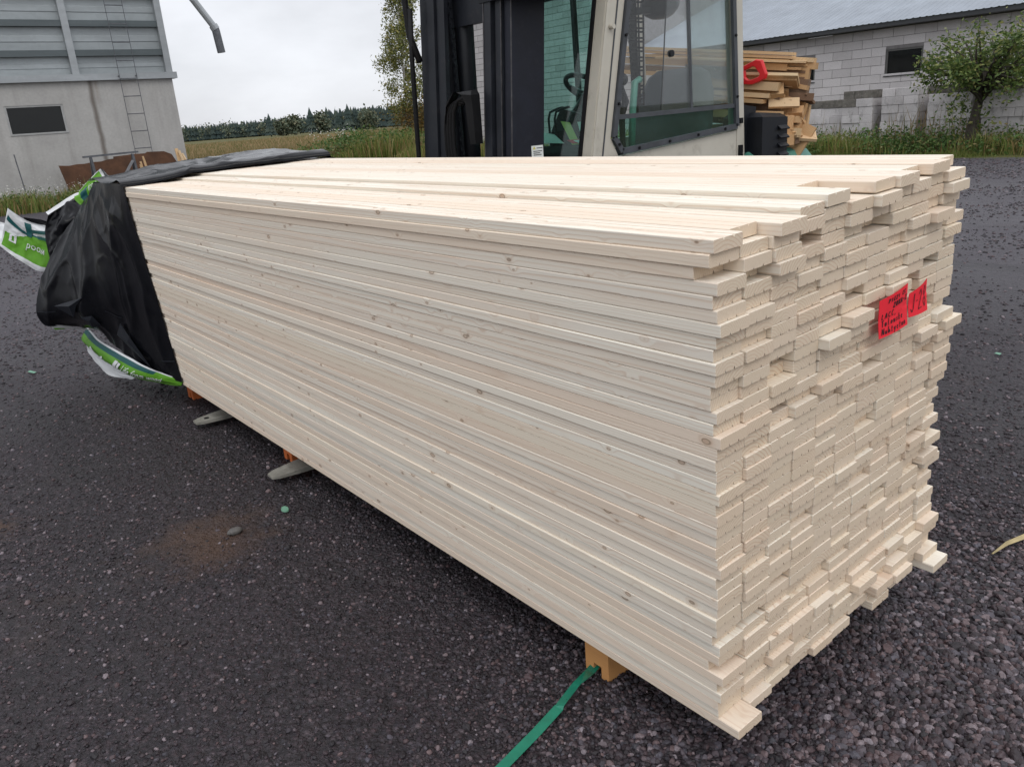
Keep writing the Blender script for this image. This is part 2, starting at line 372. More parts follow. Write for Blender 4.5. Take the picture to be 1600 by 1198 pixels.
def concrete_material():
    k = N('cast_concrete', 0.85, 0.2)
    w = k.world(); s = k.sep(w)
    a = k.noise(w, 0.9, 6, 0.65); b = k.noise(w, 14, 5)
    st = k.noise(k.vmath('MULTIPLY', w, (3.0, 3.0, 0.25)), 1.0, 5, 0.6)
    c = k.ramp(a, [(0.3, (0.36, 0.35, 0.335)), (0.55, (0.43, 0.42, 0.40)), (0.75, (0.48, 0.465, 0.445))])
    c = k.mix(k.mr(st, 0.5, 0.75, 0, 0.35), c, (0.2, 0.185, 0.17))
    c = k.mix(k.mr(b, 0.4, 0.7, 0, 0.2), c, (0.22, 0.21, 0.2))
    # the long rusty drip stain running down from the post foot
    xx = k.math('ADD', s[0], k.math('MULTIPLY', k.math('SUBTRACT', k.noise(w, 1.5, 4), 0.5), 0.12))
    d = k.math('ABSOLUTE', k.math('SUBTRACT', xx, 5.52))
    c = k.mix(k.mr(d, 0.02, 0.11, 0.75, 0.0), c, (0.105, 0.083, 0.065))
    d2 = k.math('ABSOLUTE', k.math('SUBTRACT', xx, 5.68)); hz = k.mr(s[2], 2.6, 3.5, 0.0, 0.4)
    c = k.mix(k.math('MULTIPLY', k.mr(d2, 0.0, 0.12, 1.0, 0.0), hz), c, (0.16, 0.11, 0.06))
    k.base(c); k.bump(b, 0.15, 0.01); return k.m
M_CONCRETE = concrete_material()

def galv_material(name, col, rough=0.45, metal=0.6):
    k = N(name, rough, 0.5, metal)
    w = k.world()
    v = k.vor(w, 9.0, 'F1', 'Color'); n = k.noise(k.vmath('MULTIPLY', w, (0.6, 1, 3)), 1.2, 5)
    c = k.mix(k.mr(n, 0.3, 0.7, 0, 1), tuple(x*.85 for x in col), tuple(x*1.1 for x in col))
    c = k.mix(k.math('MULTIPLY', k.sep(v)[0], 0.2), c, tuple(x*.7 for x in col))
    k.base(c); return k.m
M_GALV = galv_material('galvanised_sheet', (0.36, 0.39, 0.40), 0.5, 0.35)
M_GALVPOST = galv_material('galvanised_post', (0.37, 0.39, 0.40), 0.45, 0.45)
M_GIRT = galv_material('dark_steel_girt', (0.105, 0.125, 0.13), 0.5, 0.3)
M_ROOF = galv_material('grey_roof_sheet', (0.275, 0.305, 0.345), 0.55, 0.2)
M_DARKTRIM = simple('dark_trim', (0.045, 0.047, 0.05), 0.55)
M_ALU = simple('aluminium_frame', (0.38, 0.38, 0.37), 0.45, 0.3)

def block_material(name='light_blocks', dirt=0.2):
    k = N(name, 0.9, 0.15)
    w = k.world(); r = k.math('FRACT', k.math('ADD', k.objrand(), k.math('MULTIPLY', k.island(), 5.7)))
    c = k.ramp(r, [(0, (0.50, 0.475, 0.475)), (0.5, (0.56, 0.535, 0.535)), (1, (0.62, 0.59, 0.59))])
    n = k.noise(w, 1.1, 6, 0.65); f = k.noise(w, 40, 3)
    c = k.mix(k.mr(n, 0.45, 0.75, 0, dirt), c, (0.16, 0.15, 0.14))
    c = k.mix(k.mr(f, 0.45, 0.7, 0, 0.25), c, (0.25, 0.24, 0.23))
    if dirt > 0.4:   # algae and soot on stored blocks
        n2 = k.noise(k.vmath('MULTIPLY', w, (2, 2, 1)), 2.4, 6, 0.7)
        c = k.mix(k.mr(n2, 0.56, 0.68, 0, 0.6), c, (0.075, 0.07, 0.062))
    k.base(c); k.bump(f, 0.3, 0.01); return k.m
M_BLOCK = block_material(); M_OLDBLOCK = block_material('weathered_blocks', 0.41)
M_MOSSBLOCK = simple('sooty_top_blocks', (0.13, 0.12, 0.105), 0.95, var=0.5, scale=5, dirt=(0.33, 0.31, 0.29))
M_MORTAR = simple('mortar', (0.19, 0.18, 0.18), 0.95, var=0.2)

def film_material(name, col, rough=0.3, var=0.2):
    k = N(name, rough, 0.17)
    w = k.world()
    n = k.noise(w, 9, 5, 0.6, 0.6); n2 = k.noise(k.vmath('MULTIPLY', w, (1.5, 1.5, 1.1)), 5.0, 3, 0.5, 1.5)
    k.base(k.mix(k.mr(n, 0.35, 0.7, 0, 1), col, tuple(x*(1+var)+0.004 for x in col)))
    k.put(k.b, 'Roughness', k.mr(n, 0.3, 0.7, rough*0.8, rough*1.5))
    k.bump(k.math('ADD', n2, k.math('MULTIPLY', n, 0.3)), 0.10, 0.005)
    return k.m
M_FILM = film_material('black_film', (0.0035, 0.0038, 0.0055), 0.18)
M_FILMGREY = film_material('dusty_black_film', (0.013, 0.015, 0.02), 0.36)
M_FWHITE = film_material('white_film', (0.62, 0.63, 0.64), 0.35, 0.08)
M_FGREEN = film_material('green_print', (0.10, 0.27, 0.022), 0.32, 0.2)
M_FTEAL = film_material('dark_teal_print', (0.012, 0.075, 0.078), 0.32, 0.2)

M_MAST = simple('mast_paint', (0.0125, 0.0145, 0.0195), 0.45, 0.0, 0.3, 0.35, 5, 0.1, (0.03, 0.029, 0.032))
M_MASTPLATE = simple('mast_side_paint', (0.010, 0.0115, 0.019), 0.5, 0.0, 0.25, 0.3, 9, 0.1, (0.02, 0.022, 0.03))
M_WORN = simple('worn_steel_edge', (0.075, 0.072, 0.075), 0.4, 0.5, 0.5, 0.4, 25, 0, (0.035, 0.035, 0.04))
M_RUBBER = simple('black_rubber', (0.006, 0.006, 0.007), 0.55, 0, 0.22, 0.3, 20)
M_BLACKPL = simple('black_plastic', (0.008, 0.0095, 0.013), 0.5, 0, 0.28, 0.25, 12)
M_CREAM = simple('cream_cab_paint', (0.50, 0.47, 0.40), 0.38, 0, 0.5, 0.07, 3, 0.03, (0.33, 0.3, 0.25))
M_SEAL = simple('grey_window_rubber', (0.055, 0.06, 0.068), 0.5, 0, 0.4, 0.25, 12)
M_SEAT = simple('grey_seat_fabric', (0.075, 0.085, 0.095), 0.85, 0, 0.2, 0.15, 30, 0.2)
M_CABGREEN = simple('green_body_paint', (0.085, 0.27, 0.21), 0.42, 0, 0.5, 0.15, 4, 0.03, (0.05, 0.1, 0.085))
M_FORK = simple('worn_fork_steel', (0.27, 0.26, 0.225), 0.5, 0.1, 0.5, 0.3, 14, 0.1, (0.07, 0.06, 0.045))
M_CHROME = simple('bare_piston_rod', (0.55, 0.55, 0.55), 0.22, 1.0)
M_PAPER = simple('white_paper', (0.72, 0.75, 0.72), 0.8, var=0.05)
M_YELLOW = simple('yellow_paper', (0.6, 0.55, 0.16), 0.7, var=0.05)
M_NOTE = simple('red_note_paper', (0.80, 0.018, 0.035), 0.75, var=0.06, scale=30)
M_INK = simple('black_ink', (0.012, 0.008, 0.010), 0.7)
M_STRAP = simple('green_strap', (0.012, 0.17, 0.105), 0.32, 0, 0.5, 0.25, 14)
M_RUSTPLATE = simple('rusted_plate', (0.085, 0.042, 0.024), 0.85, 0.1, 0.3, 0.45, 2.2, 0.3, (0.05, 0.027, 0.018))
M_STEEL = simple('grey_steel', (0.12, 0.125, 0.135), 0.5, 0.4, 0.5, 0.3, 8)
M_SAWRED = simple('red_saw_plastic', (0.62, 0.012, 0.016), 0.38, 0, 0.5, 0.1)
M_BLADE = simple('saw_blade_steel', (0.4, 0.4, 0.4), 0.3, 0.9)
M_DARKROOM = simple('dark_interior', (0.012, 0.013, 0.014), 0.8)
M_MINT = simple('mint_plastic', (0.14, 0.30, 0.21), 0.5)
M_STICK = simple('dry_stick', (0.42, 0.34, 0.18), 0.85, var=0.3, scale=12)

def glass_material(name, tint, gl=1.0, rough=0.02, haze=0.0):
    k = N(name)
    k.n.remove(k.b)
    tr = k.n.new('ShaderNodeBsdfTransparent'); tr.inputs[0].default_value = (*tint, 1)
    g = k.n.new('ShaderNodeBsdfGlossy'); g.inputs['Roughness'].default_value = rough; g.inputs['Color'].default_value = (gl, gl, gl, 1)
    lw = k.n.new('ShaderNodeLayerWeight'); lw.inputs['Blend'].default_value = 0.5      # Schlick, the same from both sides of the thin pane
    fr = k.math('ADD', 0.035, k.math('MULTIPLY', 0.93, k.math('POWER', lw.outputs['Facing'], 5.0)))
    ms = k.n.new('ShaderNodeMixShader'); k.l.new(fr, ms.inputs[0]); k.l.new(tr.outputs[0], ms.inputs[1]); k.l.new(g.outputs[0], ms.inputs[2])
    last = ms.outputs[0]
    if haze:   # dust film on the pane
        d = k.n.new('ShaderNodeBsdfDiffuse'); d.inputs[0].default_value = (0.42, 0.46, 0.43, 1)
        m2 = k.n.new('ShaderNodeMixShader'); nz = k.noise(k.world(), 5, 6, 0.65)
        k.put(m2, 0, k.mr(nz, 0.3, 0.75, haze*0.5, haze*1.4)); k.l.new(last, m2.inputs[1]); k.l.new(d.outputs[0], m2.inputs[2]); last = m2.outputs[0]
    k.l.new(last, k.n['Material Output'].inputs[0]); return k.m
M_GLASS = glass_material('green_tinted_glass', (0.60, 0.82, 0.77), 0.9, 0.02, 0.03)
M_GLASSCLEAR = glass_material('clear_cab_glass', (0.985, 0.995, 0.995), 0.9, 0.02, 0.006)
M_GLASSDUSTY = glass_material('dusty_glass', (0.80, 0.86, 0.85), 0.8, 0.06, 0.17)
M_WINGLASS = glass_material('dark_window_glass', (0.3, 0.33, 0.36), 0.75, 0.05, 0.015)

# ================================================================== THE SETTING
# open land out to the horizon, with the gravel yard laid on it
v = []; f = []
R = [0, 30, 60, 100, 160, 260, 420, 700, 1200, 2200, 4200]; NA = 48
v.append((0, 0, -0.006))
for i, rr in enumerate(R[1:]):
    for j in range(NA):
        a = 2*pi*j/NA
        v.append((rr*cos(a), rr*sin(a), -0.006))
for j in range(NA): f.append((0, 1+j, 1+(j+1) % NA))
for i in range(len(R)-2):
    for j in range(NA):
        a, b = 1+i*NA+j, 1+i*NA+(j+1) % NA
        f.append((a, a+NA, b+NA, b))
mesh_obj('field', v, f, M_FIELD)['kind'] = 'structure'

def wig(t, s): return noise.noise(Vector((t*0.35, s, 0)))*0.35
edge = []
for i in range(60): edge.append((18.1+wig(i, 1.0), -14+i*0.8))
for i in range(50): edge.append((18.2-i*0.75, 33.4+wig(i, 2.0)*2))
for i in range(58): edge.append((-18.6+wig(i, 3.0), 33-i*0.8))
for i in range(50): edge.append((-18.2+i*0.74, -14+wig(i, 4.0)))
cx, cy = 0.0, 8.0
v = [(cx, cy, 0)]+[(x, y, 0) for x, y in edge]; n = len(edge)
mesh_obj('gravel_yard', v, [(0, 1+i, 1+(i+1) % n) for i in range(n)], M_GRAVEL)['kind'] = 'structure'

# ---- loose stones on the yard: one object, pebbles instanced on scattered points
def scatter_pebbles():
    P, S = [], []
    rng = np.random.default_rng(11)
    N_ = 1000000
    x = rng.uniform(-4.2, 5.0, N_); y = rng.uniform(-1.4, 9.5, N_)
    d = np.hypot(x+1.22, y+0.94)
    # coarse heap of stones around and in front of the near end of the stack, finer elsewhere
    patch = np.array([noise.noise(Vector((a*0.9, b*0.9, 3.0))) for a, b in zip(x[::1], y[::1])])
    coarse = np.clip(1.25-np.hypot((x-0.75)/1.5, (y+0.25)/0.95), 0, 1)
    coarse = np.maximum(coarse, np.clip(patch*1.2-0.15, 0, 1)*0.45)
    dens = np.clip(0.9/(0.25+(d/3.0)**2.0), 0.03, 1.0)*(0.42+0.58*np.clip(coarse*1.6, 0, 1))
    dens = dens*np.maximum(np.clip(0.85+patch*1.2, 0.5, 1.2), np.clip(coarse*1.3, 0, 1))
    dens = dens*np.clip((5.0-x)/1.2, 0, 1)*np.clip((9.5-y)/2.0, 0, 1)*np.clip((x+4.2)/0.8, 0, 1)
    keep = (rng.random(N_) < dens) & ~((x > 0.25) & (x < 1.0) & (y > 1.2) & (y < 4.6)) & ~((np.hypot((x+.40)/1.25, y-2.26)*(1+.5*patch) < .24) & (rng.random(N_) < .8))
    x, y, d, coarse = x[keep], y[keep], d[keep], coarse[keep]
    m = len(x)
    s = 0.0027+0.0048*rng.random(m)**2+coarse*(0.0022+0.0056*rng.random(m)**1.4)
    big = rng.random(m) < 0.012; s[big] += 0.007*rng.random(big.sum())
    s *= np.clip(0.8+d*0.09, 1, 1.6)
    # sparser, bigger lumps over the rest of the yard that is in view
    n2 = 150000
    x2 = rng.uniform(-6.5, 18.0, n2); y2 = rng.uniform(-2.0, 20.0, n2); d2 = np.hypot(x2+1.22, y2+0.94)
    lump = np.array([noise.noise(Vector((a*0.7, b*0.7, 9.0))) for a, b in zip(x2, y2)])
    k2 = (rng.random(n2) < np.clip((d2-2.5)/5.0, 0.05, 1)*np.clip(0.55+lump*1.1, 0.1, 1)) & ~((x2 > 0.1) & (x2 < 1.1) & (y2 > 0) & (y2 < 5.2))
    x2, y2, d2 = x2[k2], y2[k2], d2[k2]
    s2 = (0.004+0.010*rng.random(len(x2))**2.2)*np.clip(0.7+d2*0.055, 0.8, 1.7)
    x, y, s = np.concatenate([x, x2]), np.concatenate([y, y2]), np.concatenate([s, s2])
    return np.stack([x, y, s*0.12], 1), s
pts, scl = scatter_pebbles()
me = bpy.data.meshes.new('pebbles'); me.vertices.add(len(pts)); me.vertices.foreach_set('co', pts.astype(np.float32).ravel())
tn = me.attributes.new('tone', 'FLOAT', 'POINT')
at = me.attributes.new('psize', 'FLOAT_VECTOR', 'POINT')
rng = np.random.default_rng(5)
cz = np.clip(1.35-np.hypot((pts[:, 0]-0.7)/1.7, (pts[:, 1]+0.3)/1.1), 0, 1)
tn.data.foreach_set('value', (rng.random(len(scl))**(1.65-0.75*cz)).astype(np.float32))
sv = np.stack([scl*rng.uniform(0.8, 1.45, len(scl)), scl*rng.uniform(0.7, 1.1, len(scl)), scl*rng.uniform(0.6, 0.95, len(scl))], 1)
at.data.foreach_set('vector', sv.astype(np.float32).ravel()); me.update()
peb = bpy.data.objects.new('loose_gravel', me); COL.objects.link(peb); me.materials.append(M_PEBBLE)
tag(peb, 'loose dark wet gravel stones strewn over the yard', kind='stuff')
gt = bpy.data.node_groups.new('pebble_instances', 'GeometryNodeTree')
gt.interface.new_socket('Geometry', in_out='INPUT', socket_type='NodeSocketGeometry')
gt.interface.new_socket('Geometry', in_out='OUTPUT', socket_type='NodeSocketGeometry')
gn, gl = gt.nodes, gt.links
gi = gn.new('NodeGroupInput'); go = gn.new('NodeGroupOutput')
g2i = gn.new('GeometryNodeGeometryToInstance')
for q in range(4):
    ico = gn.new('GeometryNodeMeshIcoSphere'); ico.inputs['Radius'].default_value = 1.0; ico.inputs['Subdivisions'].default_value = 2
    nz = gn.new('ShaderNodeTexNoise'); nz.noise_dimensions = '4D'; nz.inputs['W'].default_value = q*7.3; nz.inputs['Scale'].default_value = 0.9; nz.inputs['Detail'].default_value = 1
    vm = gn.new('ShaderNodeVectorMath'); vm.operation = 'SUBTRACT'; vm.inputs[1].default_value = (0.5, 0.5, 0.5); gl.new(nz.outputs['Color'], vm.inputs[0])
    vs = gn.new('ShaderNodeVectorMath'); vs.operation = 'SCALE'; vs.inputs['Scale'].default_value = 1.15; gl.new(vm.outputs[0], vs.inputs[0])
    sp = gn.new('GeometryNodeSetPosition'); gl.new(ico.outputs[0], sp.inputs['Geometry']); gl.new(vs.outputs[0], sp.inputs['Offset'])
    sm = gn.new('GeometryNodeSetMaterial'); sm.inputs['Material'].default_value = M_PEBBLE; gl.new(sp.outputs[0], sm.inputs['Geometry'])
    gl.new(sm.outputs[0], g2i.inputs[0])
iop = gn.new('GeometryNodeInstanceOnPoints'); gl.new(gi.outputs[0], iop.inputs['Points']); gl.new(g2i.outputs[0], iop.inputs['Instance'])
iop.inputs['Pick Instance'].default_value = True
ri = gn.new('FunctionNodeRandomValue'); ri.data_type = 'INT'
for s_ in ri.inputs:
    if s_.type == 'INT' and s_.name == 'Min': s_.default_value = 0
    if s_.type == 'INT' and s_.name == 'Max': s_.default_value = 3
gl.new([o for o in ri.outputs if o.type == 'INT'][0], iop.inputs['Instance Index'])
rv = gn.new('FunctionNodeRandomValue'); rv.data_type = 'FLOAT_VECTOR'
rv.inputs[0].default_value = (-0.35, -0.35, 0); rv.inputs[1].default_value = (0.35, 0.35, 6.283)
gl.new(rv.outputs[0], iop.inputs['Rotation'])
na = gn.new('GeometryNodeInputNamedAttribute'); na.data_type = 'FLOAT_VECTOR'; na.inputs[0].default_value = 'psize'
gl.new(na.outputs[0], iop.inputs['Scale'])
gl.new(iop.outputs[0], go.inputs[0])
md = peb.modifiers.new('pebbles', 'NODES'); md.node_group = gt

# ================================================================== LEFT BUILDING (concrete base, steel clad top)
FY = 28.0
B = thing('concrete_building', 'tall grey hall with bare concrete base and galvanised steel upper wall', 'building', (0, 34, 0))
m = MB()   # wall with its window opening, built from butting pieces
m.box((-16, FY, 0), (3.03, FY+0.3, 3.55)); m.box((4.62, FY, 0), (8.05, FY+0.3, 3.55))
m.box((3.03, FY, 0), (4.62, FY+0.3, 2.07)); m.box((3.03, FY, 2.91), (4.62, FY+0.3, 3.55))
m.box((7.75, FY+0.3, 0), (8.05, FY+14, 3.55)); m.box((-16, FY+0.3, 0), (-15.7, FY+14, 3.55)); m.box((-15.7, FY+13.7, 0), (7.75, FY+14, 3.55))
m.build('wall', M_CONCRETE, B)
wf = MB()
for a, b in (((3.03, FY-.02, 2.07), (4.62, FY+.12, 2.12)), ((3.03, FY+.02, 2.86), (4.62, FY+.12, 2.91)), ((3.03, FY+.02, 2.12), (3.09, FY+.12, 2.86)), ((4.56, FY+.02, 2.12), (4.62, FY+.12, 2.86))): wf.box(a, b)
wfo = wf.build('window', M_ALU, B)
MB().box((3.09, FY+.07, 2.12), (4.56, FY+.085, 2.86)).build('pane', M_WINGLASS, wfo)
MB().box((3.031, FY+.29, 2.071), (4.619, FY+1.6, 2.909)).build('dark_room', M_DARKROOM, wfo)
MB().box((-16.1, FY-.12, 3.55), (8.2, FY+.3, 3.74)).build('ledge', M_GALVPOST, B)
# clad wall above: folded sheets lying between dark girts
zt = 3.74; H_ = 0.70
rows = []
zc = 3.745
sheet_h = [0.52, 0.66, 0.66, 0.66, 0.66, 0.66, 0.66, 0.66]
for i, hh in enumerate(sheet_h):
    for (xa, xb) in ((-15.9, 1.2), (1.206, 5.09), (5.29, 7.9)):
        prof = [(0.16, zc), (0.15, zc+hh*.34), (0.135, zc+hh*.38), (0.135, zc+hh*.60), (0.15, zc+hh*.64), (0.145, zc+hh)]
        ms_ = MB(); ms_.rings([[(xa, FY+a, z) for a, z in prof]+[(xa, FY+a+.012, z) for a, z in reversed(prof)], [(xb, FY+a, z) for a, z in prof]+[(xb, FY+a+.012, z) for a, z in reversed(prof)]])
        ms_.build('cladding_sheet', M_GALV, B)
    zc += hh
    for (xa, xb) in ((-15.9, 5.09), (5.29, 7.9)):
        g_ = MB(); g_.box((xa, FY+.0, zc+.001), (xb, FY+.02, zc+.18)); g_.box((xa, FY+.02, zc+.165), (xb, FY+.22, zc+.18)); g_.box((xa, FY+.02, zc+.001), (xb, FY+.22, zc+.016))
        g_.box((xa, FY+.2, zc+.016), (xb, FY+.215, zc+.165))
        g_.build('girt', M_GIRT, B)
    zc += 0.182
for (xa, xb) in ((5.09, 5.29), (7.9, 8.1), (1.2, 1.206)):
    if xb-xa < .1: continue
    m = MB(); m.box((xa, FY-.05, 3.741), (xb, FY-.035, 10.2)); m.box((xa, FY-.035, 3.741), (xa+.012, FY+.2, 10.2)); m.box((xb-.012, FY-.035, 3.741), (xb, FY+.2, 10.2))
    m.build('post', M_GALVPOST, B)
MB().box((-16.1, FY+.24, 3.742), (8.08, FY+14.1, 10.2)).build('upper_hall', M_GALV, B)
# ladder fixed to the facade
Lr = MB(); Ld = thing('ladder', 'thin steel wall ladder running up the concrete hall', 'ladder', (6.65, FY-.2, 1.2))
for x in (6.38, 6.90): Lr.tube([(x, FY-.22, 1.2), (x, FY-.22, 9.5)], 0.010, 6)
Lr.build('side_rail', M_STEEL, Ld)
z = 1.45; k0 = None
while z < 9.4:
    if k0 is None:
        k0 = MB().tube([(6.38, FY-.22, z), (6.90, FY-.22, z)], 0.014, 6).build('rung', M_STEEL, Ld)
    else: link_copy(k0, Ld, (0, 0, z-1.45))
    z += 0.53
for zz in (3.65, 6.0, 8.4):
    for x in (6.38, 6.90): MB().bar((x, FY-.22, zz), (x, FY+.16, zz), .03, .04).build('wall_bracket', M_STEEL, Ld)
# grain spout coming off the roof edge
sp = MB(); sp.tube([(7.6, 26.9, 7.45), (8.68, 26.5, 5.69), (9.17, 26.42, 4.90)], 0.105, 12)
spt = thing('outlet_spout', 'galvanised outlet pipe slanting down in the sky beside the steel hall', 'pipe', (8.6, 26.6, 6.0))
sp.build('pipe', M_GALVPOST, spt)
MB().tube([(9.165, 26.42, 4.93), (9.19, 26.42, 4.80), (9.25, 26.42, 4.16)], 0.125, 12).build('nozzle', M_STEEL, spt)
MB().tube([(9.13, 26.43, 4.97), (9.19, 26.42, 4.85)], 0.14, 12).build('collar', M_GALVPOST, spt)
MB().bar((7.6, 26.9, 7.45), (7.6, FY+.1, 7.6), .08, .08).build('bracket', M_GALVPOST, spt)

# things leaning on and standing before the concrete wall
ragged = [(4.02, 1.13), (4.30, 1.10), (4.55, 1.125), (4.75, 1.12), (5.0, 1.15), (5.25, 1.145), (5.45, 1.19), (5.62, 1.20), (5.63, 1.26), (5.9, 1.27), (6.3, 1.29), (6.6, 1.28), (6.68, 1.32), (6.95, 1.31), (7.2, 1.30), (7.42, 1.19), (7.52, 0.95), (7.62, 0.70), (7.7, 0.02), (4.18, 0.02)]
m = MB(); fr = lambda y: (lambda x, z: (x, y+(1.3-z)*-0.18+.03*noise.noise(Vector((x*1.3, z*1.3, 0))), z))
m.prism(ragged, fr(27.55), fr(27.58))
m.build('rusted_plate', M_RUSTPLATE, None, (5.8, 27.4, 0), label='rusty brown plate with ragged top edge leaning on the concrete wall', category='steel plate')
T = thing('steel_trestle', 'grey steel trestle with a slanted brace before the rusty plate', 'trestle', (4.75, 24.1, 0))
MB().bar((4.0, 24, 1.35), (5.45, 24, 1.38), .07, .05).build('top_bar', M_STEEL, T)
for x0, x1 in ((4.2, 4.27), (5.29, 5.36)): MB().bar((x0, 24, 1.33), (x1, 24.0, 0), .06, .06).build('leg', M_STEEL, T)
for x0, x1 in ((4.2, 4.27), (5.29, 5.36)): MB().bar((x0, 24.06, 1.33), (x1, 24.7, 0), .05, .05).build('leg', M_STEEL, T)
MB().bar((5.25, 23.95, 1.16), (4.55, 23.95, 0.25), .10, .05).build('brace', simple('pale_brace', (0.2, 0.2, 0.21), .6), T)
MB().bar((2.95, 27.2, 0), (2.87, 27.2, 2.05-.5), .03, .03).build('iron_bar', M_STEEL, None, (2.95, 27.2, 0), label='thin dark iron bar standing upright against the concrete wall left of the rusty plate', category='iron bar')
def sticks(name, label, pts, loc):
    t = thing(name, label, 'timber offcuts', loc)
    for (a, b, w) in pts: MB().bar(a, b, w, .04).build('stick', M_SCRAP_PALE, t)
sticks('upright_sticks', 'few light timber offcuts standing upright before the rusty plate', [((5.75, 24.6, 0), (5.62, 24.6, 1.10), .06), ((5.8, 24.55, 0), (5.70, 24.55, 1.24), .06), ((5.9, 24.7, 0), (5.76, 24.7, 1.14), .05), ((5.66, 24.5, 0), (5.57, 24.5, 1.02), .05)], (5.7, 24.6, 0))
sticks('leaning_planks', 'pale planks leaning on the corner of the concrete hall', [((7.3, 26.2, 0), (7.28, 26.5, 1.36), .10), ((7.55, 26.1, 0), (7.32, 26.4, 1.30), .09), ((7.75, 26.1, 0), (7.42, 26.45, 1.20), .08)], (7.4, 26.2, 0))

# ================================================================== RIGHT BUILDING (light block walls, metal roof)
WX = 23.0; CH = 0.2455; BL = 0.61
HB = thing('block_building', 'long low building of pale light blocks with a grey metal roof', 'building', (27, 14, 0))
wins = [(10.50, 11.57, 1.91, 2.62), (13.80, 14.90, 1.91, 2.62), (7.05, 8.02, 1.76, 2.46)]
def holes(y0, y1, z0, z1): return any(y0 < b-0.02 and y1 > a+0.02 and z0 < d-0.05 and z1 > c+0.05 for a, b, c, d in wins)
blk_mesh = None; nblk = 0
far = MB()
def put_block(y0, y1, z0, z1, part):
    global blk_mesh, nblk
    x0 = WX+random.uniform(-.006, .004)
    if not part: far.box((x0, y0+.010, z0+.011), (x0+.19, y1-.010, z1-.011)); return
    if abs((y1-y0)-BL) < 1e-4:
        if blk_mesh is None:
            o = MB().bbox((0, -BL/2+.005, .005), (.19, BL/2-.005, CH-.005), .006).build('wall_block', M_BLOCK, HB, origin=(0, 0, 0)); blk_mesh = o.data
        else:
            o = bpy.data.objects.new('wall_block', blk_mesh); COL.objects.link(o); o.parent = HB
        o.location = Vector((x0, (y0+y1)/2, z0))-HB.location
    else:
        o = MB().box((x0, y0+.005, z0+.005), (x0+.19, y1-.005, z1-.005)).build('wall_block', M_BLOCK, HB, origin=(x0, (y0+y1)/2, z0))
    nblk += 1
for r in range(27):
    z0, z1 = r*CH, (r+1)*CH
    y = -6.0+(0 if r % 2 else -BL/2)
    while y < 33:
        a, b = y, y+BL; y = b
        hi = a > 21.6-.3
        if r >= 13 and not hi: continue
        if b > 32.8: b = 32.8
        segs = [(a, b)]
        for (wa, wb, wc, wd) in wins:
            if z0 < wd-.06 and z1 > wc+.06:
                ns = []
                for (p, q) in segs:
                    if q <= wa or p >= wb: ns.append((p, q)); continue
                    if p < wa: ns.append((p, wa))
                    if q > wb: ns.append((wb, q))
                segs = ns
        for (p, q) in segs:
            if q-p > .03: put_block(p, q, z0, z1, 6.2 < p < 14.6 and 2 < r < 13)
far.build('wall_blocks', M_BLOCK, HB)['kind'] = 'stuff'
mt = MB()
mt.box((WX+.012, -6.3, 0), (WX+.21, 7.05, 3.18)); mt.box((WX+.012, 8.02, 0), (WX+.21, 10.50, 3.18)); mt.box((WX+.012, 11.57, 0), (WX+.21, 13.80, 3.18)); mt.box((WX+.012, 14.90, 0), (WX+.21, 21.5, 3.18))
for (a, b, c, d) in wins: mt.box((WX+.012, a, 0), (WX+.21, b, c)); mt.box((WX+.012, a, d), (WX+.21, b, 3.18))
mt.box((WX+.012, 21.5, 0), (WX+.21, 32.78, 6.6))
mt.box((WX+.2, 32.6, 0), (35, 32.78, 6.6)); mt.box((WX+.2, 21.5, 3.2), (35, 21.6, 6.6))
mt.build('wall_backing', M_MORTAR, HB)
for (a, b, c, d) in wins:
    w_ = MB(); t = .055
    w_.box((WX+.03, a, c), (WX+.10, b, c+t)); w_.box((WX+.03, a, d-t), (WX+.10, b, d)); w_.box((WX+.03, a, c+t), (WX+.10, a+t, d-t)); w_.box((WX+.03, b-t, c+t), (WX+.10, b, d-t))
    wo = w_.build('window', simple('window_frame_grey', (0.10, 0.10, 0.095), .6), HB)
    MB().box((WX+.06, a+t, c+t), (WX+.068, b-t, d-t)).build('pane', M_WINGLASS, wo)
    MB().box((WX+.205, a-.02, c-.02), (WX+1.2, b+.02, d+.02)).build('dark_room', M_DARKROOM, wo)
    MB().box((WX-.03, a-.02, c-.03), (WX+.03, b+.02, c-.004)).build('sill', M_DARKTRIM, wo)
# roof: ribbed sheets, fascia and soffit
SL = 0.36; X0, X1 = 22.55, 31.0
rf_mesh = None
wS = 1.08
for i in range(26):
    y0 = -6.6+i*wS
    if y0+wS > 21.6: break
    if rf_mesh is None:
        prof = []
        for q in range(6):
            yy = q*wS/6
            prof += [(yy, 0), (yy+.10, 0), (yy+.115, .012), (yy+.155, .012), (yy+.17, 0)]
        prof.append((wS+.015, .004))
        m = MB(); m.rings([[(X0, y, 3.33+z) for y, z in prof]+[(X0, y, 3.33+z-.006) for y, z in reversed(prof)], [(X1, y, 3.33+(X1-X0)*SL+z) for y, z in prof]+[(X1, y, 3.33+(X1-X0)*SL+z-.006) for y, z in reversed(prof)]])
        o = m.build('roof_sheet', M_ROOF, HB, origin=(0, 0, 0)); rf_mesh = o.data
    else:
        o = bpy.data.objects.new('roof_sheet', rf_mesh); COL.objects.link(o); o.parent = HB
    o.location = Vector((0, y0, random.uniform(-.002, .002)+(i % 2)*.006))-HB.location
m = MB(); m.hexa([(X0+.03, -6.6, 3.21), (X0+.06, -6.6, 3.21), (X0+.06, 21.5, 3.21), (X0+.03, 21.5, 3.21), (X0+.03, -6.6, 3.325), (X0+.06, -6.6, 3.325), (X0+.06, 21.5, 3.325), (X0+.03, 21.5, 3.325)])
m.build('fascia', M_DARKTRIM, HB)
MB().box((X0+.06, -6.6, 3.205), (WX+.25, 21.5, 3.225)).build('soffit', M_DARKTRIM, HB)
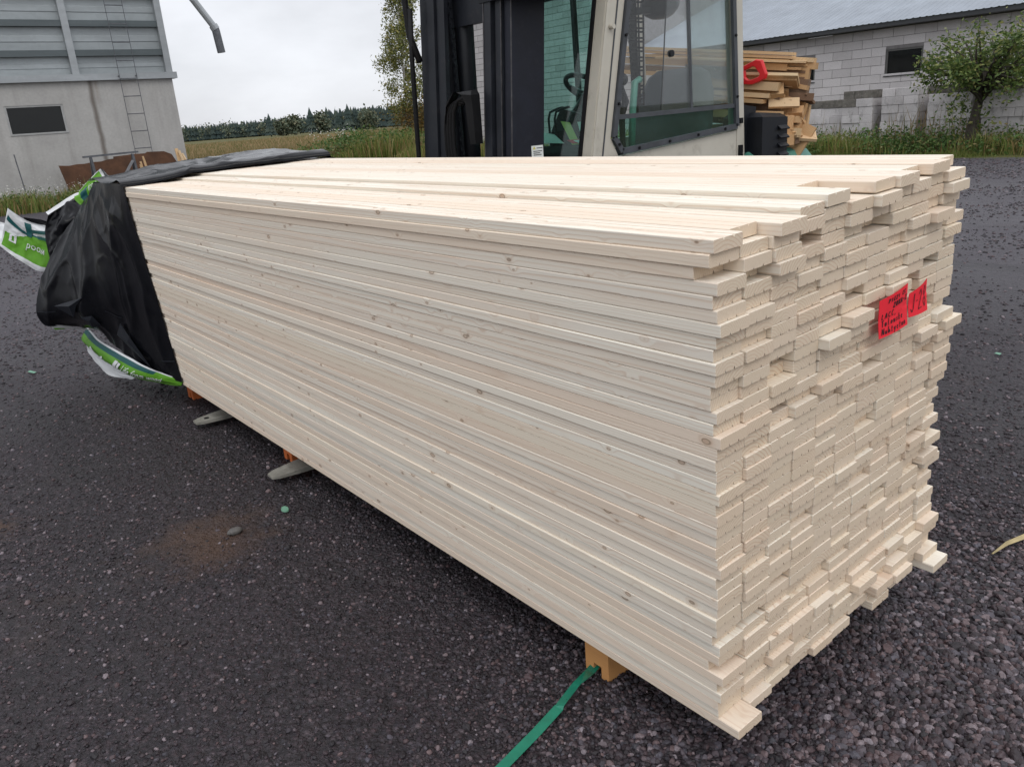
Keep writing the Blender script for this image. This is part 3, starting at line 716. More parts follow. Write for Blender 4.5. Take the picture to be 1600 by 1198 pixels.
MB().hexa([(X1, -6.6, 3.3+(X1-X0)*SL), (X1+8.4, -6.6, 3.25), (X1+8.4, 21.5, 3.25), (X1, 21.5, 3.3+(X1-X0)*SL), (X1, -6.6, 3.32+(X1-X0)*SL), (X1+8.4, -6.6, 3.32), (X1+8.4, 21.5, 3.32), (X1, 21.5, 3.32+(X1-X0)*SL)]).build('roof_back', M_ROOF, HB)
MB().box((22.4, 21.3, 6.62), (35.5, 33.2, 6.85)).build('high_roof', M_DARKTRIM, HB)
# stored block stacks in the weeds before the wall
stacks_ = [('pale block stack, lowest and farthest left beside the heap of offcuts', 11.42, 12.5, 6, 20.6), ('block stack with one wide dark gap at its left side', 10.42, 11.28, 7, 20.3),
           ('block stack in the middle of the row with a soot stained flank', 9.25, 10.2, 7, 20.3), ('block stack just left of the leaning bush trunk', 7.95, 9.0, 7, 20.3), ('block stack just right of the leaning bush trunk', 6.5, 7.72, 7, 20.3), ]
for (lb, ya, yb, nr, xx) in stacks_:
    t = thing('block_stack', lb, 'block stack', (xx+.4, (ya+yb)/2, 0), 'stacks of building blocks along the wall')
    pm = MB()
    for q in range(3): pm.box((xx+.02+q*.4, ya, 0), (xx+.12+q*.4, yb, .09))
    pm.box((xx, ya, .09), (xx+.95, yb, .12)); pm.build('pallet', M_OLDWOOD, t)
    for r in range(nr):
        z0 = .121+r*.206; off = random.uniform(.36, .64); tilt = random.uniform(-.012, .012)
        for (p, q) in ((ya, ya+(yb-ya)*off), (ya+(yb-ya)*off, yb)):
            for d in (0, 1):
                dx = random.uniform(-.025, .02)
                mat = M_MOSSBLOCK if (r == nr-1 and random.random() < .6) or random.random() < .05 else M_OLDBLOCK
                MB().bbox((xx+d*.47+dx+.004, p+.004+tilt, z0+.002), (xx+.46+d*.47+dx, q-.004+tilt, z0+.204), .006).build('block', mat, t)

# ================================================================== VEGETATION
def blades(name, mat, n, sampler, h, w, bend=0.35, label=None, tilt=0.25):
    rng = np.random.default_rng(abs(hash(name)) % 1000 if False else len(name)*37+n)
    P = sampler(rng, n); n = len(P)
    hh = h*(0.45+0.75*rng.random(n))
    if P.shape[1] > 3: hh = hh*P[:, 3]
    a = rng.uniform(0, 2*pi, n); dx, dy = np.cos(a), np.sin(a)
    la = rng.uniform(0, 2*pi, n); ll = hh*bend*rng.random(n)
    lx, ly = np.cos(la)*ll, np.sin(la)*ll
    ww = w*(0.6+0.8*rng.random(n))
    V = np.zeros((n, 5, 3))
    V[:, 0] = P[:, :3]+np.stack([-dx*ww/2, -dy*ww/2, 0*dx], 1); V[:, 1] = P[:, :3]+np.stack([dx*ww/2, dy*ww/2, 0*dx], 1)
    mid = P[:, :3]+np.stack([lx*.35, ly*.35, hh*.6], 1)
    V[:, 2] = mid+np.stack([dx*ww*.38, dy*ww*.38, 0*dx], 1); V[:, 3] = mid+np.stack([-dx*ww*.38, -dy*ww*.38, 0*dx], 1)
    V[:, 4] = P[:, :3]+np.stack([lx, ly, hh*(1-.2*rng.random(n))], 1)
    b = np.arange(n)[:, None]*5
    F = np.concatenate([b+np.array([[0, 1, 2]]), b+np.array([[0, 2, 3]]), b+np.array([[3, 2, 4]])], 1).reshape(-1, 3)
    me = fast_mesh(name, V.reshape(-1, 3), F, 3, mat)
    o = bpy.data.objects.new(name, me); COL.objects.link(o)
    return tag(o, label, kind='stuff')

def leaf_mesh(name, mat, C, size, rng, up=0.3, droop=0.0, aspect=0.5):
    n = len(C)
    d = rng.normal(size=(n, 3)); d[:, 2] = d[:, 2]*.7-droop; d /= np.linalg.norm(d, axis=1)[:, None]
    s = rng.normal(size=(n, 3)); s -= d*(s*d).sum(1)[:, None]; s /= np.linalg.norm(s, axis=1)[:, None]
    L = (size*(0.6+0.8*rng.random(n)))[:, None]; Wd = L*aspect
    V = np.stack([C, C+d*L*.5+s*Wd*.5, C+d*L, C+d*L*.5-s*Wd*.5], 1)
    F = np.arange(n*4).reshape(n, 4)
    return fast_mesh(name, V.reshape(-1, 3), F, 4, mat)

def box_sampler(x0, x1, y0, y1, clump=1.0, zfun=None):
    def s(rng, n):
        x = rng.uniform(x0, x1, n); y = rng.uniform(y0, y1, n)
        d = np.array([noise.noise(Vector((a*clump, b*clump, 1.7))) for a, b in zip(x, y)])
        k = rng.random(n) < np.clip(0.55+d*1.1, 0.05, 1)
        sc = np.clip(0.85+d*0.9, 0.4, 1.5)
        return np.stack([x, y, np.zeros(n)-.01, sc], 1)[k]
    return s
blades('verge_grass', M_VERGE, 16000, box_sampler(17.7, 18.9, -3, 16, 0.8), 0.13, 0.014, 0.6, 'short green grass verge along the far gravel edge')
blades('tall_grass', M_GRASS, 42000, box_sampler(18.75, 21.3, -3, 17, 0.7), 0.62, 0.018, 0.55, 'tall mixed green and brown grass before the block stacks')
blades('seeding_grass', M_DRYGRASS, 3500, box_sampler(19.2, 21.8, -2, 17, 0.5), 1.0, 0.016, 0.35, 'dry brown seeding stalks among the tall grass')
blades('wall_grass', M_GRASS, 14000, box_sampler(18.7, 22.7, 17, 33, 0.6), 0.7, 0.025, 0.5, 'rough grass at the foot of the long block wall')
rng = np.random.default_rng(21)
def clumps(n, xr, yr, h, r, per):
    out = []
    for i in range(n):
        x, y = rng.uniform(*xr), rng.uniform(*yr); hh = h*rng.uniform(.5, 1.1)
        q = rng.normal(size=(per, 3))*np.array([r, r, hh*.28])+np.array([x, y, hh*.5]); q[:, 2] = np.clip(q[:, 2], .02, None); out.append(q)
    return np.concatenate(out)
o = bpy.data.objects.new('weeds', leaf_mesh('weeds', M_WEED, clumps(85, (18.9, 20.2), (4, 15), .62, .24, 170), .085, rng)); COL.objects.link(o); tag(o, 'leafy green and reddish weeds among the grass by the stacks', kind='stuff')
# left, at the foot of the concrete wall
blades('wall_foot_grass', M_GRASS, 9000, box_sampler(-3.5, 4.6, 24.6, 27.2, 0.8), 0.5, 0.02, 0.5, 'rough grass at the foot of the concrete hall')
q = clumps(26, (0.5, 4.4), (24.8, 26.2), .7, .2, 60); q[:, 2] = np.abs(rng.normal(size=len(q)))*.12+.42+rng.random(len(q))*.2
o = bpy.data.objects.new('white_flowers', leaf_mesh('white_flowers', M_FLOWER, q[rng.random(len(q)) < .25], .035, rng, aspect=.9)); COL.objects.link(o); tag(o, 'small white mayweed flowers below the concrete wall', kind='stuff')
o = bpy.data.objects.new('flower_stems', leaf_mesh('flower_stems', M_WEED, clumps(26, (0.5, 4.4), (24.8, 26.2), .55, .25, 150), .07, rng)); COL.objects.link(o); tag(o, 'low green weeds under the white flowers', kind='stuff')
# field beyond the yard
def field_sampler(rng, n):
    t = rng.random(n); Y = 36+34*t**1.3; ang = rng.uniform(.24, .60, n)
    X = -1.2+Y*np.tan(ang)
    return np.stack([X, Y, np.zeros(n)-.02, 0.75+0.5*rng.random(n)], 1)
blades('meadow_grass', M_DRYGRASS, 42000, field_sampler, 0.75, 0.034, 0.4, 'long yellow brown meadow grass beyond the yard')
def far_sampler(rng, n):
    Y = rng.uniform(70, 230, n); ang = rng.uniform(.22, .6, n); X = -1.2+Y*np.tan(ang)
    return np.stack([X, Y, np.zeros(n)-.02, np.ones(n)], 1)
blades('distant_meadow', M_DRYGRASS, 26000, far_sampler, 0.6, 0.11, 0.4, 'far meadow stretching to the forest')
def green_sampler(rng, n):
    Y = rng.uniform(35, 52, n); ang = rng.uniform(.41, .585, n); X = -1.2+Y*np.tan(ang)
    d = np.array([noise.noise(Vector((a*.35, b*.35, 4.4))) for a, b in zip(X, Y)])
    prof = np.clip((ang-.40)/.10, .35, 1)
    return np.stack([X, Y, np.zeros(n)-.02, np.clip(.8+d*.9, .45, 1.25)*prof], 1)
blades('weed_thicket', M_GRASS, 16000, green_sampler, 1.15, 0.045, 0.45, 'green thicket of tall weeds beside the birch')
c = []
for i in range(46):
    Y = rng.uniform(36, 46); ang = rng.uniform(.43, .585); X = -1.2+Y*math.tan(ang); hh = rng.uniform(.9, 1.65)*min(1, max(.5, (ang-.38)/.12))
    q = rng.normal(size=(170, 3))*np.array([.4, .4, hh*.25])+np.array([X, Y, hh*.55]); q[:, 2] = np.clip(q[:, 2], .03, hh); c.append(q)
o = bpy.data.objects.new('thicket_leaves', leaf_mesh('thicket_leaves', M_WEED, np.concatenate(c), .16, rng)); COL.objects.link(o); tag(o, 'leafy nettles in the thicket beside the birch', kind='stuff')
q = []
for i in range(14):
    Y = rng.uniform(36, 40); ang = rng.uniform(.455, .50); q.append(rng.normal(size=(26, 3))*np.array([.25, .25, .12])+np.array([-1.2+Y*math.tan(ang), Y, rng.uniform(1.25, 1.62)]))
o = bpy.data.objects.new('willowherb_fluff', leaf_mesh('willowherb_fluff', M_FLOWER, np.concatenate(q)[::3], .06, rng, aspect=.8)); COL.objects.link(o); tag(o, 'pale seed fluff on top of the thicket', kind='stuff')

def limb_tree(name, label, cat, loc, trunk, limbs, leaf, leafmat, barkmat, trunk_r, group=None):
    t = thing(name, label, cat, loc, group)
    m = MB(); n = len(trunk)
    m.tube(trunk, [trunk_r*(1-.75*i/(n-1)) for i in range(n)], 9)
    for L_, r0 in limbs: m.tube(L_, [r0*(1-.7*i/(len(L_)-1)) for i in range(len(L_))], 6)
    m.build('trunk', barkmat, t, smooth=True)
    me = leaf; base = np.array(loc)
    co = np.zeros(len(me.vertices)*3); me.vertices.foreach_get('co', co); co = co.reshape(-1, 3)-base; me.vertices.foreach_set('co', co.ravel()); me.update()
    o = bpy.data.objects.new('crown', me); COL.objects.link(o); o.parent = t
    return t
# the leaning bush-like tree at the right
bc = Vector((19.55, 7.25, 2.15)); pts_ = []; limbs = []
rng = np.random.default_rng(31)
top = Vector((19.5, 7.42, 1.7))
for i in range(58):
    d = Vector(rng.normal(size=3)); d.z = abs(d.z)*.6-.22; d.normalize()
    e = top+Vector((d.x*1.05, d.y*1.25, d.z*1.08+.05)); midp = top.lerp(e, .5)+Vector(rng.normal(size=3))*.08
    limbs.append(([top+Vector((0, 0, -.2-.4*rng.random())), midp, e], .035))
    n = 118
    w = rng.random(n)**.6
    base = np.array([top.lerp(e, float(t_)) for t_ in .35+.75*w])
    pts_.append(base+rng.normal(size=(n, 3))*.13)
for q_ in ((19.45, 7.3, .75), (19.5, 7.9, .6), (19.35, 7.5, 1.25), (19.5, 7.75, 1.0)): pts_.append(rng.normal(size=(70, 3))*np.array([.2, .2, .24])+np.array(q_))
leaf = leaf_mesh('crown', M_BUSH, np.concatenate(pts_), .105, rng, droop=.25, aspect=.42)
limb_tree('leaning_tree', 'small bushy green tree with a leaning trunk between block stacks', 'tree', (19.5, 7.62, 0), [(19.5, 7.62, 0), (19.5, 7.58, .5), (19.5, 7.5, 1.1), (19.5, 7.42, 1.75)], limbs, leaf, M_BUSH, M_BARK, .15)
# autumn bush behind the tree at the edge of the frame
# birch beside the mast
rng = np.random.default_rng(41); limbs = []; pts_ = []
bx_, by_ = 27.65, 45.0
for i in range(70):
    z = 1.6+8.2*(i/70)**.9; wd = 1.45*(1-((z-3.2)/7.6)**2*.75)*rng.uniform(.55, 1.1) if z > 3 else 1.0
    a = rng.uniform(0, 2*pi); wd *= 1.15; p0 = Vector((bx_+.02*z, by_, z)); e = p0+Vector((cos(a)*wd, sin(a)*wd, rng.uniform(.1, .9)))
    mid = p0.lerp(e, .5)+Vector((0, 0, .15)); limbs.append(([p0, mid, e, e+Vector((cos(a)*.15, sin(a)*.15, -.35))], .028))
    n = int(150+110*rng.random())
    t_ = rng.random(n)**.7
    base = np.array([p0.lerp(e, float(q)) for q in .3+.75*t_]); jit = rng.normal(size=(n, 3))*np.array([.16, .16, .26]); jit[:, 2] -= .12
    pts_.append(base+jit)
leaf = leaf_mesh('crown', M_BIRCH, np.concatenate(pts_), .15, rng, droop=.55, aspect=.5)
limb_tree('birch_tree', 'slender birch with thin yellowing leaves against the sky beside the mast', 'tree', (bx_, by_, 0), [(bx_, by_, 0), (bx_+.03, by_, 3), (bx_+.1, by_, 6.5), (bx_+.2, by_, 10.3)], limbs, leaf, M_BIRCH, M_BIRCHBARK, .11)
q = rng.normal(size=(2600, 3))*np.array([.75, .7, .62])+np.array([27.9, 44.2, 1.75]); q[:, 2] = np.clip(q[:, 2], .1, 3.2)
bl = []
for i in range(18):
    a = rng.uniform(0, 2*pi); bl.append(([(27.9, 44.2, 0), (27.9+.4*cos(a), 44.2+.4*sin(a), 1.0), (27.9+.9*cos(a), 44.2+.9*sin(a), 2.0+.5*rng.random())], .03))
limb_tree('autumn_bush', 'round bush with brown orange autumn leaves at the foot of the birch', 'bush', (27.9, 44.2, 0), [(27.9, 44.2, 0), (27.9, 44.2, .8), (27.95, 44.2, 1.6)], bl, leaf_mesh('crown', M_AUTUMN, q, .15, rng), M_AUTUMN, M_BARK, .06)

# far forest edge: a mass of conifers and birches, with the nearer trees one by one
def conifer(m, x, y, h, r, rng, tiers=6, n=7):
    for t in range(tiers):
        z0 = h*(.10+.80*t/tiers); z1 = z0+h*(.34-.02*t); rr = r*(1-t/tiers*.82)*rng.uniform(.85, 1.1)
        o = len(m.v); m.v.append((x, y, min(z1, h)))
        a0 = rng.uniform(0, 6)
        for j in range(n*2):
            a = a0+pi*j/n; q = rr*(1.0 if j % 2 else .62)*rng.uniform(.85, 1.1)
            m.v.append((x+cos(a)*q, y+sin(a)*q, z0-(.06*h if j % 2 else 0)*rng.uniform(.6, 1.2)))
        for j in range(n*2): m.f.append((o, o+1+j, o+1+(j+1) % (n*2))); m.mi.append(m.cur)
    m.tube([(x, y, 0), (x, y, h*.3)], r*.09, 4)
rng = np.random.default_rng(51)
fm = MB(); lv = []
for i in range(1900):
    ang = rng.uniform(.16, .62); Y = rng.uniform(640, 800) if ang < .47 else rng.uniform(470, 640)
    x = -1.2+Y*math.tan(ang); h = rng.uniform(10.5, 14)*(1.0+.15*noise.noise(Vector((ang*14, 0, 0))))*(1.0 if ang < .40 else 1.12)
    conifer(fm, x, Y, h, h*.24, rng, 3, 5)
    if rng.random() < .18:
        lv.append(rng.normal(size=(40, 3))*np.array([1.6, 1.6, 2.6])+np.array([x+4, Y-8, 6.5]))
tag(fm.build('far_forest', M_CONIFER), 'dark conifer forest along the far edge of the field', kind='stuff')
o = bpy.data.objects.new('far_broadleaf_edge', leaf_mesh('far_broadleaf_edge', M_MIXTREE, np.concatenate(lv), 1.5, rng, aspect=.8)); COL.objects.link(o); tag(o, 'broadleaf trees mixed into the far forest edge', kind='stuff')
spots = [(.405, 395, 13.5, 's'), (.418, 400, 11, 'b'), (.432, 385, 12.2, 'b'), (.451, 380, 15.2, 's'), (.462, 380, 13.5, 'b'), (.470, 384, 15.0, 's'), (.482, 376, 12.0, 's'), (.494, 372, 15.6, 's'), (.503, 372, 13.8, 's'), (.516, 366, 12.2, 'b'), (.545, 360, 14.2, 's'), (.558, 358, 15.4, 's'), (.572, 352, 15.0, 's')]
TREE_LABELS = {.405: 'far spruce at the left end of the separate trees before the forest', .418: 'low rounded far tree just right of the leftmost separate spruce',
 .432: 'rounded far tree left of the first tall pointed spruce', .451: 'tall pointed far spruce between two rounded trees before the forest', .462: 'rounded far tree right of the first tall pointed spruce',
 .470: 'pointed far spruce directly behind the third rounded tree', .482: 'short far spruce in the dip left of the two close spruces', .494: 'taller of two close far spruces above the weed thicket', .503: 'shorter of two close far spruces above the weed thicket',
 .516: 'rounded far tree at the right of the two close spruces', .545: 'leftmost of three far spruces next to the birch', .558: 'middle of three far spruces next to the birch', .572: 'far spruce nearest to the birch and the mast'}
for (ang, Y, h, kd) in spots:
    x = -1.2+Y*math.tan(ang); nm = 'spruce_tree' if kd == 's' else 'far_birch'
    t = thing(nm, TREE_LABELS[ang], 'tree', (x, Y, 0), 'spruces before the far forest' if kd == 's' else 'broadleaf trees before the far forest')
    MB().tube([(x, Y, 0), (x, Y, h*.5)], [.2, .1], 6).build('trunk', M_BARK, t)
    if kd == 's':
        m = MB(); conifer(m, x, Y, h*.82, h*.26, rng, 6, 8); m.build('crown', M_CONIFER, t)
    else:
        h *= .74; q = rng.normal(size=(1100, 3))*np.array([h*.2, h*.2, h*.22])+np.array([x, Y, h*.5]); q[:, 2] = np.clip(q[:, 2], .8, h)
        me = leaf_mesh('crown', M_MIXTREE, q-np.array([x, Y, 0]), 1.25, rng, aspect=.8); o = bpy.data.objects.new('crown', me); COL.objects.link(o); o.parent = t

# ================================================================== THE STACK OF BOARDS
NL, NC, TH, WB, LEN = 44, 11, 0.02736, 0.0943, 4.8
SHX, SHY, TA, TB = 0.0974, 0.0387, 0.04156, 0.00437
stack = thing('timber_stack', 'big stack of new pale planed spruce boards beside the forklift', 'timber stack', (0, 0, 0.15))
Rm = Matrix(((1, 0, 0), (0, 1, 0), (TA, TB, 1))).transposed()
ex = Vector((1, 0, TA)).normalized(); ey = Vector((0, 1, TB)); ey = (ey-ex*ey.dot(ex)).normalized(); ez = ex.cross(ey)
stack.matrix_world = Matrix(((ex.x, ey.x, ez.x, 0), (ex.y, ey.y, ez.y, 0), (ex.z, ey.z, ez.z, .15), (0, 0, 0, 1)))
STM = stack.matrix_world.copy()
def board_geo(rng, flip=False):
    w, t = WB-rng.uniform(.0006, .0016), TH-rng.uniform(.0002, .0008); c = rng.uniform(.0013, .0026)
    n1, n2 = w*rng.uniform(.29, .35), w*rng.uniform(.64, .70); nw, nd = .0027, rng.uniform(.005, .0075)
    poly = [(c, 0), (n1-nw, 0), (n1, nd), (n1+nw, 0), (n2-nw, 0), (n2, nd), (n2+nw, 0), (w-c, 0), (w, c), (w, t-c), (w-c, t), (c, t), (0, t-c), (0, c)]
    if flip: poly = [(x, t-z) for x, z in reversed(poly)]
    crn = rng.uniform(-.0015, .0015)
    m = MB()
    rings = []
    for yy in (0.0, 0.0015, LEN/2, LEN):
        i = .0007 if yy == 0 else 0.0
        rings.append([(x+(i if x < w/2 else -i)+(crn if yy == LEN/2 else 0), yy, z+(i if z < t/2 else -i)) for x, z in poly])
    m.rings(rings)
    # ring winding gives outward normals for counter-clockwise xz polygons seen from -Y
    return m
prng = random.Random(3)
variants = []
def board_mesh(m, name='board'):
    me = mesh_data(name, m.v, m.f, M_BOARD)
    a = me.attributes.new('bc', 'FLOAT_VECTOR', 'POINT')
    a.data.foreach_set('vector', np.array(m.v, dtype=np.float32).ravel()); return me
for i in range(8): variants.append(board_geo(prng))
for i in range(4): variants.append(board_geo(prng, True))
meshes = [board_mesh(m) for m in variants]
def prot(n, c):
    """how far a board's near end stands out (-) or back (+)"""
    r = prng.random(); s = prng.gauss(0, .006)
    top = NL-1-n
    if top == 0: return {0: 0.0, 1: .035, 2: -.02, 3: .0, 4: -.005, 5: .13, 6: -.01, 7: -.02, 8: .03, 9: -.005, 10: .03}[c]
    if n < 6:
        k = max(0, (c-2)/8)
        return s*1.5-prng.uniform(0, .015)-k*prng.uniform(.01, .085)*(1 if prng.random() < .6 else 0)*(1-n/8)+(-.045 if (n < 1 and c < 1) else 0)
    if c == 10: return s+prng.uniform(-.025, .02)*(prng.random() < .5)
    if top < 16:
        if r < .14: return s+prng.uniform(.015, .05)
        if r < .20: return s-prng.uniform(.010, .028)
        return s*1.05
    if r < .10: return s*.7+prng.uniform(.010, .03)
    if r < .13: return s*.7-prng.uniform(.006, .014)
    return s*.62
joined = MB(); jbc = []
boards = []
colx = [c*WB for c in range(NC)]
for n in range(NL):
    k = n/NL
    rowx = prng.gauss(0, .0013)
    for c in range(NC):
        top = NL-1-n
        x = colx[c]+SHX-(SHX-.050)*k+rowx+prng.gauss(0, .0006)
        if c == 0: x -= abs(prng.gauss(0, .0011)); x -= .005 if prng.random() < .08 else 0
        if top == 1 and c == 0: x -= .004
        if c == 10: x += abs(prng.gauss(0, .004))+(.03 if prng.random() < .12 else 0)
        y = SHY*(1-k)+prot(n, c)
        grow = max(0, (n-30)/(NL-31))
        z = n*TH+grow*(.012 if c == 3 else .024 if c > 3 else 0)
        # board drawn large in view? near columns and the whole top layer are single parts
        boards.append((c, n, x, y, z))
single = set((c, n) for c in range(6) for n in range(NL)) | set((c, NL-1) for c in range(NC))
for n in range(NL-2, -1, -1):
    if len(single) >= 300: break
    single.add((6, n))
for (c, n, x, y, z) in boards:
    vi = prng.randrange(8) if n < NL-1 else 8+prng.randrange(4)
    rot = prng.gauss(0, .0006)
    if (c, n) in single:
        o = bpy.data.objects.new('board', meshes[vi]); COL.objects.link(o); o.parent = stack
        o.location = (x, y, z+(prng.uniform(-.0012, .0022) if n == NL-1 else 0)); o.rotation_euler = (0, 0, rot)
        if n == NL-1: o.scale = (.976, .965 if c == 5 else 1, 1)
    else:
        m = variants[vi]; jbc += m.v
        joined.add([(px_+x, py_+y, pz_+z) for px_, py_, pz_ in m.v], m.f)
me = mesh_data('boards', joined.v, joined.f, M_BOARD)
a = me.attributes.new('bc', 'FLOAT_VECTOR', 'POINT'); a.data.foreach_set('vector', np.array(jbc, dtype=np.float32).ravel())
o = bpy.data.objects.new('boards', me); COL.objects.link(o); o.parent = stack; o['kind'] = 'stuff'
def SW(x, y, z): return STM @ Vector((x, y, z))       # stack coordinates to world

# ---- bearers under the stack
def bearer(label, y0, y1, x0, mat, z1=.147, groove=True):
    m = MB(); yc = (y0+y1)/2
    poly = [(y0, 0), (yc-.018, 0), (yc-.018, .038), (yc+.014, .038), (yc+.014, 0), (y1, 0), (y1, z1), (y0, z1)] if groove else [(y0, 0), (y1, 0), (y1, z1), (y0, z1)]
    m.rings([[(x0, y, z) for y, z in poly], [(1.2, y, z+.035*0) for y, z in poly]])
    o = m.build('bearer', mat, None, (x0, yc, 0)); return tag(o, label, 'bearer', 'bearers under the board stack')
bearer('orange brown timber bearer with a grooved underside at the end of the green strap', .475, .572, .155, M_BEARER)
bearer('orange bearer end beside the nearer steel fork tip', 2.76, 2.86, .20, M_ORANGE)
bearer('orange bearer end under the black cover corner beyond the farther fork', 4.25, 4.35, .19, M_ORANGE)

# ---- loose green strap
m = MB(); path = [((.30, .56), .034), ((.17, .542), .022), ((.139, .5365), .017), ((.06, .513), .030), ((-.029, .4875), .022), ((-.035, .4858), .018), ((-.14, .460), .016), ((-.28, .426), .020), ((-.45, .385), .030), ((-.7, .31), .022)]
L_, R_ = [], []
for i, ((x, y), z) in enumerate(path):
    a = path[max(0, i-1)][0]; b = path[min(len(path)-1, i+1)][0]; d = Vector((b[0]-a[0], b[1]-a[1], 0)).normalized(); nrm = Vector((-d.y, d.x, 0))*.0140
    tw = .004 if i in (3, 4) else -.002
    L_.append((x+nrm.x, y+nrm.y, z+tw)); R_.append((x-nrm.x, y-nrm.y, z-tw))
m.rings([[l, r, (r[0], r[1], r[2]-.0012), (l[0], l[1], l[2]-.0012)] for l, r in zip(L_, R_)])
tag(m.build('packing_strap', M_STRAP, None, (-.03, .49, 0)), 'long green plastic strap running from the bearer across the gravel', 'strap')

# ================================================================== BLACK COVER WITH PRINTED FLAPS
def catmull(P, t):
    n = len(P)-1; x = min(max(t*n, 0), n-1e-6); i = int(x); u = x-i
    a, b, c, d = P[max(i-1, 0)], P[i], P[i+1], P[min(i+2, n)]
    return 0.5*((2*b)+(c-a)*u+(2*a-5*b+4*c-d)*u*u+(3*b-a-3*c+d)*u**3)
class Sheet:
    def __init__(s, rows, amp=.01, fr=7.0, seed=0.0, aniso=(1, 1), hold=0.06, out=None):
        s.out = Vector(out) if out else None
        s.rows = [[Vector(p) for p in r] for r in rows]; s.amp, s.fr, s.seed, s.an, s.hold = amp, fr, seed, aniso, hold
    def flat(s, u, v): return catmull([catmull(r, u) for r in s.rows], v)
    def at(s, u, v, off=0.0):
        p = s.flat(u, v); e = .01
        du = s.flat(min(u+e, 1), v)-s.flat(max(u-e, 0), v); dv = s.flat(u, min(v+e, 1))-s.flat(u, max(v-e, 0))
        n = du.cross(dv); n = n.normalized() if n.length > 1e-9 else Vector((0, 0, 1))
        if s.out is not None:      # film lying on something: folds only stand outwards
            q = Vector((p.x*s.fr*1.1+s.seed, p.y*s.fr*1.2, p.z*s.fr*.62+s.seed*.7)); sg = 1 if n.dot(s.out) > 0 else -1
            rg = max(0.0, 1-2.6*abs(noise.noise(q)))**2+.5*max(0.0, 1-2.8*abs(noise.noise(q*1.7+Vector((3, 1, 8)))))**2+.45*max(0.0, noise.noise(q*.7))
            rg += .10*max(0.0, 1-3*abs(noise.noise(q*3.3)))**2
            return p+n*(sg*rg*s.amp*min(1.0, u/.25)*min(1.0, .25+v/.25)+off)
        q = Vector((u*s.fr*s.an[0]+s.seed, v*s.fr*s.an[1]+s.seed*1.7, s.seed))
        w = noise.noise(q)+.35*noise.noise(q*1.9)+.16*(1-2*abs(noise.noise(q*2.6)))
        ed = min(1.0, min(u, 1-u)/s.hold) if s.hold else 1
        return p+n*(w*s.amp*ed+off)
    def build(s, name, mats, parent, nu=50, nv=50, mat=None, back=None, edge=None):
        def wob(u, v): return (u, v)
        g = [[s.at(*(edge(i/nu, j/nv) if edge else (i/nu, j/nv))) for j in range(nv+1)] for i in range(nu+1)]
        m = MB().grid(g, mat)
        o = m.build(name, mats, parent, smooth=True)
        if back:
            g2 = [[s.at(*(edge(i/nu, j/nv) if edge else (i/nu, j/nv)), off=back[1]) for j in range(nv+1)] for i in range(nu+1)]
            MB().grid(g2).build(name+'_lining', back[0], parent, smooth=True)
        return o
def text_geo(txt, shear=0.0):
    cu = bpy.data.curves.new('t', 'FONT'); cu.body = txt; cu.resolution_u = 2; cu.shear = shear
    ob = bpy.data.objects.new('t', cu); COL.objects.link(ob)
    dg = bpy.context.evaluated_depsgraph_get(); me = bpy.data.meshes.new_from_object(ob.evaluated_get(dg))
    v = [tuple(x.co) for x in me.vertices]; f = [tuple(p.vertices) for p in me.polygons]
    bpy.data.objects.remove(ob); bpy.data.meshes.remove(me)
    xs = [a[0] for a in v]; ys = [a[1] for a in v]
    return [((a[0]-min(xs))/(max(xs)-min(xs)), (a[1]-min(ys))/(max(ys)-min(ys))) for a in v], f
def print_on(sheet, txt, fu, name, mat, parent, off=.003, shear=0.0):
    v, f = text_geo(txt, shear); m = MB(); m.add([sheet.at(*fu(a, b), off=off) for a, b in v], f)
    return m.build(name, mat, parent)
def poly_on(sheet, polys, name, mat, parent, off=.003):
    m = MB()
    for P in polys:   # quads in sheet coordinates, subdivided along their length
        (a, b, c, d) = [Vector((*q, 0)) for q in P]; n = 8
        m.grid([[sheet.at(*(a.lerp(b, i/n).lerp(d.lerp(c, i/n), j/2)).xy, off=off) for j in range(3)] for i in range(n+1)])
    return m.build(name, mat, parent, smooth=True)

C = thing('plastic_cover', 'black plastic cover with green and white printed flaps over the far end of the stack', 'plastic cover', (0, 4.6, 0))
near = Sheet([
    [(-.010, 4.03, 1.392), (-.016, 4.2, 1.392), (-.022, 4.35, 1.392), (-.022, 4.5, 1.392), (-.016, 4.62, 1.388), (.0, 4.74, 1.38)],
    [(.003, 4.03, 1.2), (-.03, 4.2, 1.2), (-.055, 4.4, 1.2), (-.075, 4.6, 1.2), (-.085, 4.85, 1.18), (-.08, 5.05, 1.17)],
    [(.022, 4.03, .97), (-.022, 4.22, .97), (-.08, 4.45, .97), (-.14, 4.7, .97), (-.20, 4.95, .97), (-.23, 5.1, .97)],
    [(.043, 4.03, .72), (-.02, 4.22, .72), (-.10, 4.5, .74), (-.20, 4.75, .76), (-.30, 4.98, .78), (-.37, 5.12, .78)],
    [(.063, 4.03, .47), (.0, 4.25, .5), (-.08, 4.55, .54), (-.22, 4.8, .57), (-.34, 5.0, .58), (-.44, 5.12, .6)],
    [(.085, 4.03, .195), (.025, 4.28, .225), (-.06, 4.62, .32), (-.13, 5.0, .42), (-.28, 5.08, .47), (-.41, 5.12, .5)]], .022, 2.5, 2.3, out=(-1, -.2, 0))
near.build('near_side_film', M_FILM, C, 120, 120)
